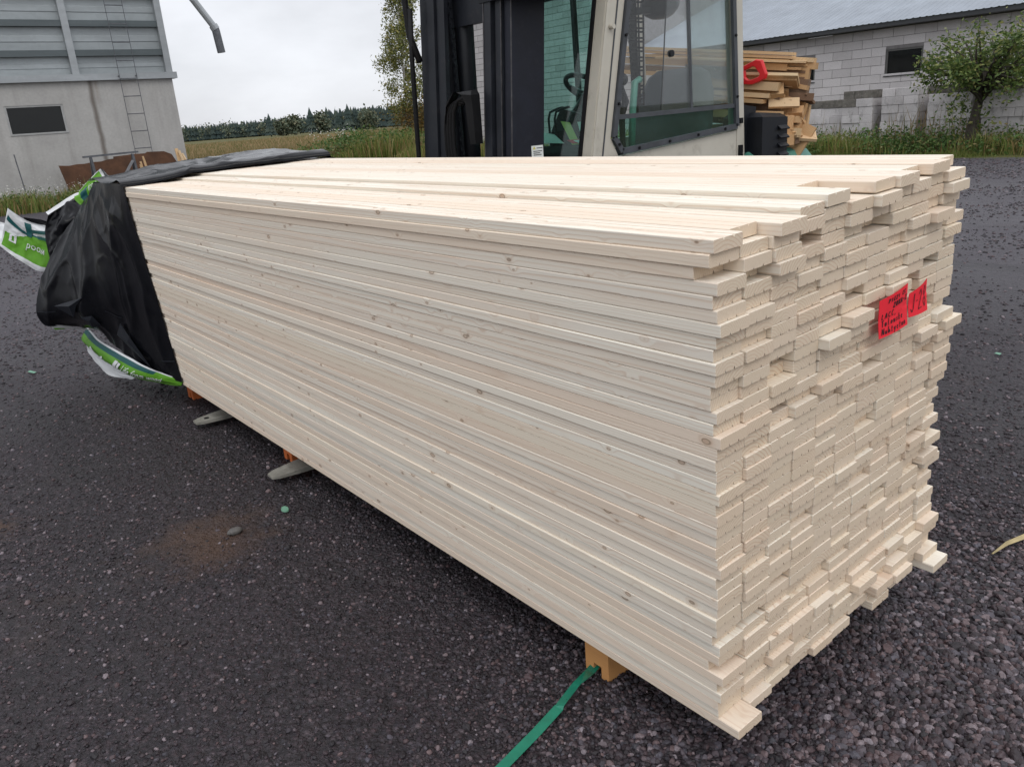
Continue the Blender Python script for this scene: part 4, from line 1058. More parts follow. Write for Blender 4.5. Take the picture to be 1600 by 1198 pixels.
# the film carries on round the far end of the stack
endp = Sheet([
    [(.0, 4.74, 1.375), (.1, 4.86, 1.39), (.4, 4.9, 1.40), (.8, 4.9, 1.42), (1.06, 4.86, 1.43)],
    [(-.08, 5.05, 1.17), (.1, 5.15, 1.15), (.4, 5.0, 1.15), (.8, 4.97, 1.15), (1.1, 4.92, 1.15)],
    [(-.23, 5.1, .97), (.0, 5.25, .95), (.4, 5.08, .9), (.8, 5.0, .9), (1.14, 4.95, .9)],
    [(-.37, 5.12, .78), (-.1, 5.3, .75), (.4, 5.1, .6), (.8, 5.05, .6), (1.18, 5.0, .6)],
    [(-.44, 5.12, .6), (-.15, 5.28, .55), (.4, 5.1, .4), (.8, 5.05, .35), (1.2, 5.0, .3)],
    [(-.41, 5.12, .5), (-.14, 5.25, .45), (.4, 5.1, .3), (.8, 5.05, .2), (1.2, 5.0, .15)]], .02, 5, 4.1)
endp.build('end_film', M_FILM, C, 40, 40)
# torn triangular patches of lighter, dusty film sticking up off the drape, and the hem seams
def patch(pts, name='dusty_fold', mat=None, off=.012):
    m = MB(); P = [near.at(u, v, off=off+.01*(k % 2)) for k, (u, v) in enumerate(pts)]
    cen = sum(P, Vector())/len(P)+Vector((-.015, -.01, .006)); m.add(P+[cen], [(i, (i+1) % len(P), len(P)) for i in range(len(P))])
    return m.build(name, mat or M_FILMGREY, C)
fold_sheets = []
def fold(rows, name, mat, amp=.006, back=True, seed=1.0):
    s = Sheet(rows, amp, 4, seed, hold=.1); s.build(name, mat, C, 24, 16, back=(M_FILM, .003) if back else None); return s
patch([(.80, .74), (.56, .655), (.62, .72), (.66, .80)])
patch([(.60, .79), (.53, .77), (.50, .84), (.54, .85)])
patch([(.42, .88), (.36, .79), (.30, .84), (.21, .97), (.33, .91)])
for (a, b) in (((.97, .80), (.80, .775)), ((.46, .735), (.36, .76)), ((.12, .90), (.0, .885)), ((.9, .945), (.62, .93))):
    m = MB(); m.grid([[near.at(a[0]+(b[0]-a[0])*i/8, a[1]+(b[1]-a[1])*i/8+.005*j, off=.006) for j in range(2)] for i in range(9)]); m.build('film_seam', M_FILMGREY, C)
# film over the top: a rolled front edge, a trough and a raised ridge behind
def topz(x): return 1.374+TA*x+(.012 if x > .24 else 0)+(.014 if x > .33 else 0)
xs = [-.022, .12, .25, .35, .56, .70, .84, .97, 1.06]
ridge = [1.385, 1.395, 1.402, 1.42, 1.445, 1.475, 1.495, 1.50, 1.488]
ridge = [max(r, topz(x)+.018) for x, r in zip(xs, ridge)]
inner = [4.02, 3.96, 3.91, 3.87, 3.79, 3.74, 3.68, 3.63, 3.585]
rows = [[(x, yi, topz(x)+.006) for x, yi in zip(xs, inner)],
        [(x, yi+.012, topz(x)+.026) for x, yi in zip(xs, inner)],
        [(x, yi+.07, topz(x)+.040) for x, yi in zip(xs, inner)],
        [(x, yi+.14, topz(x)+.030) for x, yi in zip(xs, inner)],
        [(x, yi+.23, (topz(x)+.02)*.6+.4*r) for x, yi, r in zip(xs, inner, ridge)],
        [(x, 4.26, r) for x, r in zip(xs, ridge)],
        [(x, 4.42, r-.004) for x, r in zip(xs, ridge)],
        [(x, 4.66, topz(x)+.045) for x in xs],
        [(x+.005, 4.84, topz(x)+.022) for x in xs]]
topf = Sheet(rows, .0085, 4.5, 5.5, out=(0, 0, 1)); topf.build('top_film', M_FILM, C, 80, 60)
farside = Sheet([[(1.06, 3.585, topz(1.05)+.006), (1.06, 3.9, 1.44), (1.06, 4.26, 1.488), (1.06, 4.84, topz(1.05)+.012)],
                 [(1.13, 3.6, 1.35), (1.14, 3.9, 1.37), (1.15, 4.3, 1.38), (1.12, 4.88, 1.3)], [(1.16, 3.62, .8), (1.18, 3.9, .8), (1.2, 4.3, .8), (1.16, 4.95, .8)], [(1.2, 3.65, .25), (1.2, 3.9, .25), (1.22, 4.3, .25), (1.2, 5.0, .15)]], .01, 4, 3.0)
farside.build('far_side_film', M_FILM, C, 24, 24)
# lower printed hem: white backing strip and the green band with its print
low = Sheet([[(-.135, 5.50, .345), (-.13, 5.04, .35), (-.085, 4.55, .315), (-.045, 4.07, .30), (.0, 3.82, .285), (.055, 4.0, .235), (.09, 4.03, .20)],
             [(-.15, 5.56, .28), (-.16, 5.18, .285), (-.12, 4.72, .235), (-.085, 4.30, .235), (-.03, 4.05, .225), (.045, 4.05, .205), (.085, 4.05, .185)],
             [(-.14, 5.62, .225), (-.13, 5.30, .215), (-.10, 4.92, .165), (-.075, 4.58, .155), (-.035, 4.22, .18), (.035, 4.1, .172), (.085, 4.07, .165)]], .007, 5, 7.7, (1.5, .6), hold=.05)
low = Sheet([[(-.13, 5.32, .395), (-.13, 5.02, .35), (-.09, 4.62, .315), (-.03, 4.33, .27), (.03, 4.16, .235), (.092, 4.03, .20)],
             [(-.17, 5.42, .30), (-.18, 5.12, .28), (-.14, 4.76, .235), (-.085, 4.45, .205), (.0, 4.22, .195), (.088, 4.05, .185)],
             [(-.13, 5.50, .235), (-.12, 5.22, .205), (-.10, 4.90, .165), (-.055, 4.55, .15), (.02, 4.27, .158), (.085, 4.07, .165)]], .008, 5, 7.7, (1.5, .6), hold=.05)
def lowmat(u, v): return 1 if v < .10 else (2 if v < .26 and u < .72 else 0)
low.build('printed_hem', [M_FGREEN, M_FWHITE, M_FTEAL], C, 60, 30, lowmat, back=(M_FILM, .004))
print_on(low, 'Life from wood', lambda a, b: (.49+.33*a, .60-.27*b), 'lettering', M_FWHITE, C, off=-.010)
poly_on(low, [((.415, .30), (.43, .66), (.452, .66), (.44, .30)), ((.445, .32), (.462, .66), (.475, .64), (.466, .34)), ((.20, .36), (.26, .50), (.265, .57), (.195, .44)), ((.27, .66), (.32, .42), (.328, .48), (.28, .72))], 'leaf_emblem', M_FWHITE, C, off=-.010)
hemw = Sheet([[(-.125, 5.55, .225), (-.115, 5.25, .20), (-.095, 4.93, .16), (-.05, 4.6, .145)],
              [(-.12, 5.6, .165), (-.13, 5.35, .13), (-.12, 5.05, .088), (-.06, 4.66, .12)]], .006, 5, 1.1)
hemw.build('white_hem', M_FWHITE, C, 24, 10)
# the crumpled black bundle and white hem behind the drape
bun = Sheet([[(-.20, 5.33, 1.185), (-.10, 5.33, 1.235), (.0, 5.3, 1.285), (.05, 5.25, 1.255)],
             [(-.235, 5.38, 1.08), (-.15, 5.25, 1.13), (-.05, 5.2, 1.16), (.03, 5.2, 1.18)],
             [(-.25, 5.36, .96), (-.19, 5.28, 1.0), (-.11, 5.2, 1.05), (-.02, 5.2, 1.08)],
             [(-.245, 5.38, .86), (-.22, 5.3, .88), (-.17, 5.25, .92), (-.1, 5.2, .95)]], .022, 5, 6.3)
bun.build('crumpled_film', M_FILM, C, 36, 36)
hem2 = Sheet([[(-.205, 5.36, 1.205), (-.10, 5.34, 1.262), (.0, 5.31, 1.312), (.035, 5.27, 1.30), (.055, 5.24, 1.25)],
              [(-.20, 5.33, 1.187), (-.10, 5.32, 1.237), (-.003, 5.29, 1.287), (.03, 5.25, 1.272), (.05, 5.22, 1.237)]], .004, 6, 2.0)
hem2.build('white_hem', M_FWHITE, C, 30, 6)
# upstanding printed corner: green face, black fold behind
up = Sheet([[(-.04, 5.02, 1.335), (.02, 4.97, 1.395), (.06, 4.95, 1.432), (.10, 4.94, 1.462)],
            [(-.055, 5.0, 1.30), (.0, 4.95, 1.345), (.06, 4.93, 1.378), (.118, 4.92, 1.41)],
            [(-.065, 5.0, 1.255), (.0, 4.95, 1.28), (.06, 4.93, 1.315), (.14, 4.90, 1.355)]], .008, 4, 9.1, hold=.05)
up.build('printed_corner', [M_FGREEN, M_FTEAL, M_FWHITE], C, 40, 30, lambda u, v: 2 if u > .88 or v < .05 else (1 if .30 > u > .10 and v > .3 else 0), back=(M_FILM, .006))
print_on(up, 'from w', lambda a, b: (.36+.46*a, .62-.34*b), 'lettering', M_FWHITE, C, off=-.005)
up2 = Sheet([[(.10, 4.93, 1.465), (.13, 4.96, 1.437), (.17, 4.98, 1.395), (.215, 5.0, 1.36)],
             [(.115, 4.90, 1.40), (.14, 4.92, 1.385), (.17, 4.94, 1.37), (.21, 4.96, 1.35)],
             [(.135, 4.88, 1.352), (.15, 4.9, 1.35), (.18, 4.92, 1.345), (.21, 4.94, 1.34)]], .006, 4, 3.3)
up2.build('black_corner', M_FILM, C, 20, 20)
g2 = Sheet([[(-.07, 5.02, 1.315), (-.02, 5.0, 1.33), (.03, 4.98, 1.32)], [(-.08, 5.0, 1.285), (-.03, 4.98, 1.29), (.02, 4.96, 1.28)], [(-.06, 4.98, 1.25), (-.01, 4.95, 1.245), (.02, 4.94, 1.25)]], .006, 4, 1.9)
g2.build('printed_fold', [M_FGREEN, M_FWHITE], C, 16, 16, lambda u, v: 1 if v < .2 else 0)
# the big printed flap blown out beyond the end
flap = Sheet([[(-.335, 6.02, 1.222), (-.285, 6.0, 1.165), (-.222, 5.95, 1.108), (-.165, 5.75, 1.085), (-.125, 5.5, 1.075)],
              [(-.375, 6.04, 1.12), (-.31, 6.0, 1.08), (-.235, 5.95, 1.04), (-.18, 5.8, 1.005), (-.145, 5.6, .99)],
              [(-.41, 6.05, 1.03), (-.335, 6.02, .99), (-.26, 5.98, .95), (-.20, 5.85, .91), (-.165, 5.7, .90)],
              [(-.445, 6.05, .965), (-.385, 6.0, .885), (-.32, 5.98, .815), (-.26, 5.95, .757), (-.19, 5.85, .735)]], .02, 4, 8.8, hold=.1)
def flmat(u, v):
    if v > .90 or u < .03: return 1
    if v > .50+.06*math.sin(u*7): return 0
    if v > .42 and u > .45: return 2
    return 1
flap.build('printed_flap', [M_FGREEN, M_FWHITE, M_FTEAL], C, 50, 50, flmat, back=(M_FWHITE, .006))
poly_on(flap, [((.06, .14), (.42, .42), (.44, .50), (.04, .24)), ((.38, .12), (.42, .50), (.52, .50), (.50, .10)), ((.46, .28), (.90, .12), (.92, .20), (.46, .38)), ((.60, .40), (.95, .30), (.96, .38), (.62, .47))], 'letter_print', M_FTEAL, C, off=-.005)
print_on(flap, 'wood', lambda a, b: (.80-.34*a, .66+.12*b), 'lettering', M_FWHITE, C, off=-.005)
poly_on(flap, [((.14, .56), (.14, .70), (.18, .70), (.18, .56)), ((.22, .58), (.22, .72), (.26, .72), (.26, .58)), ((.14, .545), (.26, .565), (.26, .59), (.14, .57)), ((.14, .70), (.26, .72), (.26, .745), (.14, .725))], 'leaf_emblem', M_FWHITE, C, off=-.005)
wtail = Sheet([[(-.52, 6.4, 1.18), (-.44, 6.3, 1.14), (-.34, 6.15, 1.10), (-.30, 6.06, 1.06)], [(-.56, 6.4, 1.06), (-.47, 6.3, 1.04), (-.38, 6.15, 1.03), (-.37, 6.06, 1.0)], [(-.58, 6.4, .92), (-.52, 6.3, .92), (-.45, 6.15, .96), (-.40, 6.06, .97)]], .02, 5, 4.7)
wtail.build('white_film_tail', M_FWHITE, C, 24, 24)
bk = Sheet([[(-.24, 6.1, 1.14), (-.17, 6.0, 1.12), (-.11, 5.7, 1.10), (-.05, 5.4, 1.12)], [(-.22, 6.1, 1.0), (-.15, 6.0, 1.0), (-.1, 5.7, 1.0), (-.05, 5.4, 1.0)], [(-.2, 6.1, .8), (-.15, 6.0, .8), (-.1, 5.7, .8), (.0, 5.4, .8)]], .02, 4, 2.9)
bk.build('back_film', M_FILM, C, 24, 24)
lw = Sheet([[(-.40, 5.1, .505), (-.30, 5.07, .475), (-.15, 5.0, .425)], [(-.36, 5.12, .455), (-.27, 5.1, .445), (-.16, 5.04, .42)]], .003, 5, 1)
lw.build('white_hem', [M_FWHITE, M_FGREEN], C, 20, 6, lambda u, v: 1 if (u < .35 and v > .6) else 0)

# ================================================================== RED NOTES
GL = {   # single stroke handwriting, unit cell 0..1
 '0': [[(.5, 1), (.15, .7), (.15, .3), (.5, 0), (.85, .3), (.85, .7), (.5, 1)]], '1': [[(.3, .8), (.6, 1), (.5, 0)]], '2': [[(.15, .8), (.5, 1), (.8, .75), (.1, 0), (.9, .05)]],
 '8': [[(.5, .5), (.2, .75), (.5, 1), (.8, .75), (.5, .5), (.15, .25), (.5, 0), (.85, .25), (.5, .5)]], 'J': [[(.7, 1), (.65, .2), (.4, 0), (.1, .2)]], '-': [[(.2, .45), (.8, .5)]], ',': [[(.4, .1), (.3, -.15)]],
 'L': [[(.3, 1), (.2, .05), (.8, .1)]], 'A': [[(.1, 0), (.5, 1), (.85, 0)], [(.25, .4), (.75, .4)]], 'C': [[(.85, .85), (.4, .95), (.15, .5), (.4, .05), (.85, .15)]], 'T': [[(.05, .95), (.95, 1)], [(.5, 1), (.45, 0)]],
 'I': [[(.5, 1), (.45, 0)]], 'P': [[(.2, 0), (.25, 1), (.8, .85), (.7, .55), (.22, .5)]], 'E': [[(.85, .95), (.2, .9), (.6, .5), (.2, .45), (.15, .05), (.85, .05)]], 'Z': [[(.1, .95), (.85, .95), (.1, .05), (.9, .05)]], 'X': [[(.1, 1), (.9, 0)], [(.9, 1), (.1, 0)]],
 'a': [[(.7, .55), (.3, .55), (.15, .2), (.45, 0), (.7, .5), (.75, .05)]], 'l': [[(.4, 1.05), (.35, .1), (.6, 0)]], 'o': [[(.5, .55), (.15, .3), (.45, 0), (.8, .3), (.5, .55)]], 'u': [[(.15, .55), (.25, .05), (.65, .1), (.75, .55), (.75, 0)]],
 's': [[(.7, .5), (.3, .5), (.65, .2), (.2, .02)]], 'k': [[(.2, 1), (.2, 0)], [(.7, .55), (.2, .25), (.75, 0)]], 't': [[(.4, .9), (.4, .05), (.7, .05)], [(.15, .6), (.75, .6)]], 'e': [[(.2, .3), (.75, .35), (.5, .55), (.2, .3), (.45, 0), (.8, .1)]], 'N': [[(.1, 0), (.15, 1), (.8, 0), (.85, 1)]],
 'h': [[(.2, 1.05), (.2, 0), (.5, .5), (.75, .4), (.75, 0)]], 'y': [[(.15, .55), (.4, .1)], [(.8, .55), (.3, -.35)]], 'm': [[(.1, 0), (.15, .5), (.4, .5), (.42, 0), (.7, .5), (.8, 0)]], 'n': [[(.15, 0), (.2, .5), (.65, .5), (.75, 0)]], 'i': [[(.4, .5), (.45, 0)], [(.4, .75), (.45, .8)]]}
def note(label, poly, lines, loc, txt_w, name='red_note'):
    """poly: corner points in the note's plane (x along the stack end, z up), slightly curled"""
    x0 = min(p[0] for p in poly); x1 = max(p[0] for p in poly); z0 = min(p[1] for p in poly); z1 = max(p[1] for p in poly)
    yy = lambda x, z: -.016-.006*sin((x-x0)/(x1-x0)*pi)-.004*((x-x0)/(x1-x0))**3*(1 if z < (z0+z1)/2 else .4)-.012*max(0, (z1-z)/(z1-z0)-.6)
    t = thing(name, label, 'paper note', loc)
    tl, tr, br, bl = [Vector((*q, 0)) for q in poly]
    n = 12
    P = lambda a, b: tl.lerp(tr, a).lerp(bl.lerp(br, a), b)
    def W3(a, b, off=0):
        q = P(a, b); return SW(q.x, yy(q.x, q.y)-off, q.y)
    g = [[W3(i/n, j/n) for j in range(n+1)] for i in range(n+1)]
    g2 = [[W3(i/n, j/n, -.0007) for j in range(n+1)] for i in range(n+1)]
    m = MB(); m.grid(g); m.grid(g2); m.build('paper', M_NOTE, t)
    ink = MB()
    for (s, ax, by, cw, ch, sw) in lines:
        for i, chh in enumerate(s):
            for st in GL.get(chh, []):
                pts = [(ax+(i+q[0]*.8)*cw+q[1]*cw*.15, by-q[1]*ch) for q in st]
                for a, b in zip(pts, pts[1:]):
                    d = Vector((b[0]-a[0], b[1]-a[1])); nn = Vector((-d.y, d.x)).normalized()*sw if d.length > 0 else Vector((0, 0))
                    ink.add([W3(a[0]+nn.x, a[1]+nn.y, .001), W3(a[0]-nn.x, a[1]-nn.y, .001), W3(b[0]-nn.x, b[1]-nn.y, .001), W3(b[0]+nn.x, b[1]+nn.y, .001)], [(0, 1, 2, 3)])
    ink.build('handwriting', M_INK, t); return t
NZ = -.15
def nl(x, z): return (x, z-.15-TA*x)
note('red paper note with five lines of black handwriting stapled to board ends', [nl(.652, 1.122), nl(.785, 1.142), nl(.782, 1.038), nl(.650, 1.028)],
     [('PIEZI CC', .26, .18, .082, .10, .013), ('Z0XA-2', .42, .35, .092, .12, .014), ('LACC,', .07, .54, .10, .14, .0105), ('Talouske', .07, .73, .092, .16, .0105), ('Nuhtyetun', .07, .93, .094, .16, .0105)], SW(.72, -.03, .95), .12)
note('smaller red paper note marked with large tall black figures beside the written note', [nl(.797, 1.112), nl(.885, 1.136), nl(.884, 1.055), nl(.794, 1.052)],
     [('J', .05, .82, .26, .70, .014), ('-', .30, .55, .15, .2, .014), ('28', .40, .80, .27, .68, .014)], SW(.84, -.03, .95), .08)

# ================================================================== THE FORKLIFT
FL = thing('forklift', 'big forklift with black mast, cream cab and green body lifting the board stack', 'forklift', (2.9, 3.1, 0))
# forks
for (yc, hole) in ((2.60, False), (3.68, True)):
    m = MB(); w = .068
    out = [(1.62, w), (.42, w), (.16, w*.92), (.05, w*.70), (.015, w*.42)]
    pts = [(x, yc-h) for x, h in out]+[(x, yc+h) for x, h in reversed(out)]
    top = [(x, y, .075-.03*max(0, (.6-x)/.6)) for x, y in pts]; bot = [(x, y, .030+.004*max(0, (.6-x)/.6)) for x, y in pts]
    m.rings([bot, top]); m.box((1.56, yc-w, .03), (1.62, yc+w, .9))
    fo = m.build('fork', M_FORK, FL)
    if hole: MB().tube([(.085, yc, .0475), (.085, yc, .0505)], .016, 12).build('fork_hole', M_RUBBER, fo)
m = MB(); m.box((1.63, 2.5, .30), (1.68, 3.75, .42)); m.box((1.63, 2.5, .72), (1.68, 3.75, .84)); m.box((1.63, 2.62, .30), (1.67, 2.74, .9)); m.box((1.63, 3.46, .30), (1.67, 3.58, .9))
m.build('fork_carriage', M_MAST, FL)
# mast: nested channels either side, leaning slightly back with height
lean = lambda z: .08*(z-1.4)
def chan(y0, y1, xf, depth, name, web_y, mat=M_MAST, z1=3.6, flange=.028):
    """a rail: front flange facing the load, side web, rear flange"""
    m = MB()
    def col(xa, xb, ya, yb): m.hexa([(xa+lean(.2), ya, .2), (xb+lean(.2), ya, .2), (xb+lean(.2), yb, .2), (xa+lean(.2), yb, .2), (xa+lean(z1), ya, z1), (xb+lean(z1), ya, z1), (xb+lean(z1), yb, z1), (xa+lean(z1), yb, z1)])
    col(xf, xf+flange, y0, y1); col(xf+depth-flange, xf+depth, y0, y1)
    wy0, wy1 = web_y; col(xf+flange, xf+depth-flange, wy0, wy1)
    return m.build(name, mat, FL)
# near side (towards the camera) and far side
chan(2.665, 2.722, 1.70, .235, 'mast_rail', (2.665, 2.69), M_MASTPLATE)
chan(2.732, 2.785, 1.685, .20, 'mast_rail', (2.732, 2.75))
chan(2.800, 2.866, 1.665, .17, 'mast_rail', (2.800, 2.82))
chan(3.455, 3.545, 1.70, .25, 'mast_rail', (3.52, 3.545))
chan(3.375, 3.448, 1.685, .22, 'mast_rail', (3.42, 3.448))
chan(3.29, 3.368, 1.70, .18, 'mast_rail', (3.34, 3.368))
for (xa, y0, y1) in ((1.664, 2.860, 2.8665), (1.684, 2.7315, 2.736), (1.699, 2.6645, 2.668), (1.699, 3.455, 3.459)):
    m = MB(); m.hexa([(xa-.002+lean(.3), y0, .3), (xa+.004+lean(.3), y0, .3), (xa+.004+lean(.3), y1, .3), (xa-.002+lean(.3), y1, .3), (xa-.002+lean(3.5), y0, 3.5), (xa+.004+lean(3.5), y0, 3.5), (xa+.004+lean(3.5), y1, 3.5), (xa-.002+lean(3.5), y1, 3.5)])
    m.build('worn_edge', M_WORN, FL)
m = MB(); m.tube([(1.86, 3.30, .3), (1.95, 3.30, 3.4)], .055, 14); m.build('lift_cylinder', M_BLACKPL, FL, smooth=True)
m = MB(); m.tube([(1.80, 2.985, .2), (1.80, 2.985, 1.50)], .012, 8); m.build('piston_rod', M_CHROME, FL, smooth=True)
m = MB(); m.tube([(1.80, 2.955, .2), (1.80, 2.955, 1.50)], .009, 8); m.build('piston_rod', M_CHROME, FL, smooth=True)
# lift chain: alternating link plates with light showing between
m = MB(); z = .6
while z < 3.3:
    m.box((1.80, 3.272, z), (1.815, 3.300, z+.034)); m.box((1.795, 3.279, z+.026), (1.82, 3.293, z+.062)); z += .056
m.build('lift_chain', M_BLACKPL, FL)
for zz in (2.12, 2.75, 3.35): MB().box((1.86, 2.84, zz), (1.90, 3.37, zz+.20)).build('mast_crossbar', M_MAST, FL)
MB().tube([(1.84, 2.86, 2.085), (1.84, 2.99, 2.085)], .022, 10).build('roller', M_STEEL, FL)
MB().bar((1.95, 2.99, 1.62), (2.02, 2.86, 1.93), .03, .03).build('mast_stay', M_BLACKPL, FL)
# hydraulic hoses running over the cover plate
for (dy, r) in ((0, .0125), (.028, .0125), (.055, .012), (.082, .011)):
    pts = []
    for i in range(13):
        a = pi*(.02+.60*i/12)
        pts.append((1.63+.015*cos(a), 3.03+dy-.06-.11*cos(pi-a)*-1*.8, 1.57+.13*sin(a)))
    y_ = 3.045+dy
    pts = [(1.64, y_-.11+.0*dy, 1.70-dy*.3), (1.63, y_-.06, 1.715-dy*.3), (1.625, y_-.01, 1.70-dy*.3), (1.62, y_+.03, 1.64-dy*.2), (1.62, y_+.048, 1.55), (1.62, y_+.055, 1.45), (1.63, y_+.05, 1.2), (1.66, y_+.02, .8)]
    MB().tube(pts, r, 8).build('hydraulic_hose', M_RUBBER, FL, smooth=True)
cv = [[(1.66, 2.872, 1.46), (1.61, 2.875, 1.46), (1.608, 2.925, 1.46), (1.66, 2.93, 1.46)], [(1.66, 2.87, 1.68), (1.605, 2.872, 1.68), (1.602, 2.935, 1.68), (1.66, 2.94, 1.68)],
      [(1.66, 2.87, 1.725), (1.60, 2.872, 1.722), (1.597, 2.96, 1.73), (1.66, 2.97, 1.732)], [(1.66, 2.89, 1.75), (1.62, 2.89, 1.747), (1.617, 3.03, 1.745), (1.66, 3.05, 1.747)]]
MB().rings(cv).build('hose_cover', M_RUBBER, FL)
MB().rings([[(1.66, 3.05, 1.75), (1.595, 3.03, 1.75), (1.595, 3.045, 1.735), (1.66, 3.065, 1.735)], [(1.66, 3.13, 1.69), (1.60, 3.12, 1.69), (1.60, 3.125, 1.67), (1.66, 3.135, 1.67)], [(1.66, 3.15, 1.60), (1.605, 3.15, 1.60), (1.605, 3.155, 1.58), (1.66, 3.16, 1.58)]]).build('hose_cover', M_RUBBER, FL)
MB().tube([(1.66, 3.585, .3), (1.665, 3.582, 1.0), (1.672, 3.572, 1.5), (1.68, 3.555, 1.95), (1.69, 3.535, 2.25)], .0155, 8).build('outer_hose', M_RUBBER, FL, smooth=True)
MB().tube([(1.70, 3.50, 1.95), (1.69, 3.57, 2.10), (1.69, 3.585, 2.3), (1.70, 3.56, 2.6)], .02, 8).build('outer_hose', M_RUBBER, FL, smooth=True)
stk = MB().box((1.84, 2.661, 1.36), (1.925, 2.6645, 1.428)).build('warning_sticker', M_PAPER, FL)
MB().add([(1.846, 2.6595, 1.408), (1.870, 2.6595, 1.408), (1.858, 2.6595, 1.426)], [(0, 1, 2)]).build('warning_triangle', M_YELLOW, stk)
m = MB()
for i, (x0, x1, z) in enumerate(((1.875, 1.92, 1.412), (1.85, 1.915, 1.395), (1.85, 1.90, 1.385), (1.85, 1.91, 1.375))): m.add([(x0, 2.6595, z), (x1, 2.6595, z), (x1, 2.6595, z+.004), (x0, 2.6595, z+.004)], [(0, 1, 2, 3)])
m.build('printed_lines', M_INK, stk)
# guard beam over the mast
MB().hexa([(1.72, 2.45, 2.19), (2.10, 2.45, 2.19), (2.10, 2.90, 2.19), (1.72, 2.90, 2.19), (1.72, 2.45, 2.36), (2.14, 2.45, 2.36), (2.14, 2.90, 2.36), (1.72, 2.90, 2.36)]).build('guard_beam', M_BLACKPL, FL)

# cab
YN, YF = 2.50, 3.42
def plate(poly, y0, y1, name, mat, parent=FL, **k):
    m = MB(); m.rings([[(x, y0, z) for x, z in poly], [(x, y1, z) for x, z in poly]]); return m.build(name, mat, parent, **k)
Apoly = [(2.06, .75), (2.22, .75), (2.37, 1.33), (2.31, 1.43), (2.455, 2.17), (2.52, 2.5), (2.37, 2.5), (2.305, 2.17), (2.15, 1.37)]
plate(Apoly, YN, YN+.075, 'front_pillar', M_CREAM)
plate([(x+.0, z) for x, z in [(2.105, 1.1), (2.155, 1.37), (2.31, 2.17), (2.375, 2.5), (2.395, 2.5), (2.33, 2.17), (2.175, 1.37), (2.125, 1.1)]], YN-.012, YN, 'pillar_edge', M_CREAM)
plate([(x+.085, z) for x, z in [(2.105, 1.1), (2.155, 1.37), (2.31, 2.17), (2.375, 2.5), (2.382, 2.5), (2.318, 2.17), (2.163, 1.37), (2.113, 1.1)]], YN-.005, YN, 'pillar_groove', M_SEAL)
plate(Apoly, YF-.075, YF, 'front_pillar', M_CREAM)
Rpoly = [(3.52, .75), (3.61, .75), (3.605, 1.25), (3.555, 2.17), (3.54, 2.5), (3.45, 2.5), (3.465, 2.17), (3.52, 1.40)]
plate(Rpoly, YN, YN+.07, 'rear_pillar', M_CREAM); plate(Rpoly, YF-.07, YF, 'rear_pillar', M_CREAM)
plate([(2.222, .75), (3.518, .75), (3.518, 1.398), (2.372, 1.322)], YN+.004, YN+.05, 'door_panel', M_CREAM)
plate([(2.222, .75), (3.518, .75), (3.518, 1.398), (2.372, 1.322)], YF-.05, YF-.004, 'door_panel', M_CREAM)
MB().box((2.30, YN-.05, 2.50), (3.62, YF+.05, 2.62)).build('cab_roof', M_CREAM, FL)
MB().tube([(2.335, YN-.002, 2.03), (2.335, YN-.03, 2.03)], .014, 8).build('pillar_bolt', M_CREAM, FL)
# side window: rubber frame with bolts, sliding panes, low fixed pane
P1, P2, P3, P4, P5 = (2.395, 1.352), (2.332, 1.435), (2.478, 2.17), (2.54, 2.46), (3.44, 2.46)
P5 = (3.452, 2.17); P4b = (3.437, 2.46); P6 = (3.505, 1.425)
ring = [P1, P6, P5, P4b, P4, P3, P2]
wfm = MB()
for a, b in zip(ring, ring[1:]+ring[:1]): wfm.bar((a[0], YN-.008, a[1]), (b[0], YN-.008, b[1]), .022, .034, up=(0, 1, 0)) if False else wfm.bar((a[0], YN-.006, a[1]), (b[0], YN-.006, b[1]), .022, .034)
wfo = wfm.build('side_window', M_SEAL, FL)
bolt = None
for a, b in ((P1, P6), (P6, P5), (P2, P3), (P1, P2)):
    L_ = math.dist(a, b); nb = max(1, int(L_/.26))
    for i in range(nb):
        t = (i+.5)/nb; x, z = a[0]+(b[0]-a[0])*t, a[1]+(b[1]-a[1])*t
        if bolt is None:
            bolt = MB().tube([(x, YN-.017, z), (x, YN-.026, z)], .0085, 8).build('bolt', M_RUBBER, wfo); b0 = (x, z)
        else: link_copy(bolt, wfo, (x-b0[0], 0, z-b0[1]))
def pane(poly, y, name, mat, parent, th=.004): m = MB(); m.rings([[(x, y, z) for x, z in poly], [(x, y+th, z) for x, z in poly]]); return m.build(name, mat, parent)
pane([(2.405, 1.367), (3.50, 1.438), (3.497, 1.545), (2.40, 1.535), (2.345, 1.437)], YN+.004, 'pane', M_GLASS, wfo)
pane([(2.372, 1.552), (3.045, 1.562), (3.02, 2.45), (2.545, 2.45)], YN+.004, 'pane', M_GLASSCLEAR, wfo)
pane([(2.775, 1.562), (3.49, 1.568), (3.435, 2.45), (2.86, 2.45)], YN+.016, 'pane', M_GLASSCLEAR, wfo)
pane([(3.062, 1.572), (3.488, 1.575), (3.433, 2.45), (3.02, 2.45)], YN+.030, 'pane', M_GLASSDUSTY, wfo)
MB().bar((2.36, YN+.004, 1.545), (3.50, YN+.004, 1.556), .028, .026).build('slide_rail', M_SEAL, wfo)
MB().bar((3.053, YN+.012, 1.565), (3.012, YN+.012, 2.45), .016, .020).build('pane_edge', M_SEAL, wfo)
MB().bar((2.775, YN+.018, 1.565), (2.862, YN+.018, 2.45), .006, .005).build('pane_edge', M_BLACKPL, wfo)
MB().tube([(2.86, YN+.02, 1.885), (2.86, YN-.004, 1.885)], .020, 10).build('pane_knob', M_BLACKPL, wfo)
MB().box((3.53, YN-.02, 1.44), (3.56, YN, 1.475)).build('hinge', M_RUBBER, FL)
MB().box((3.535, YN-.018, 1.22), (3.565, YN, 1.30)).build('latch', M_RUBBER, FL)
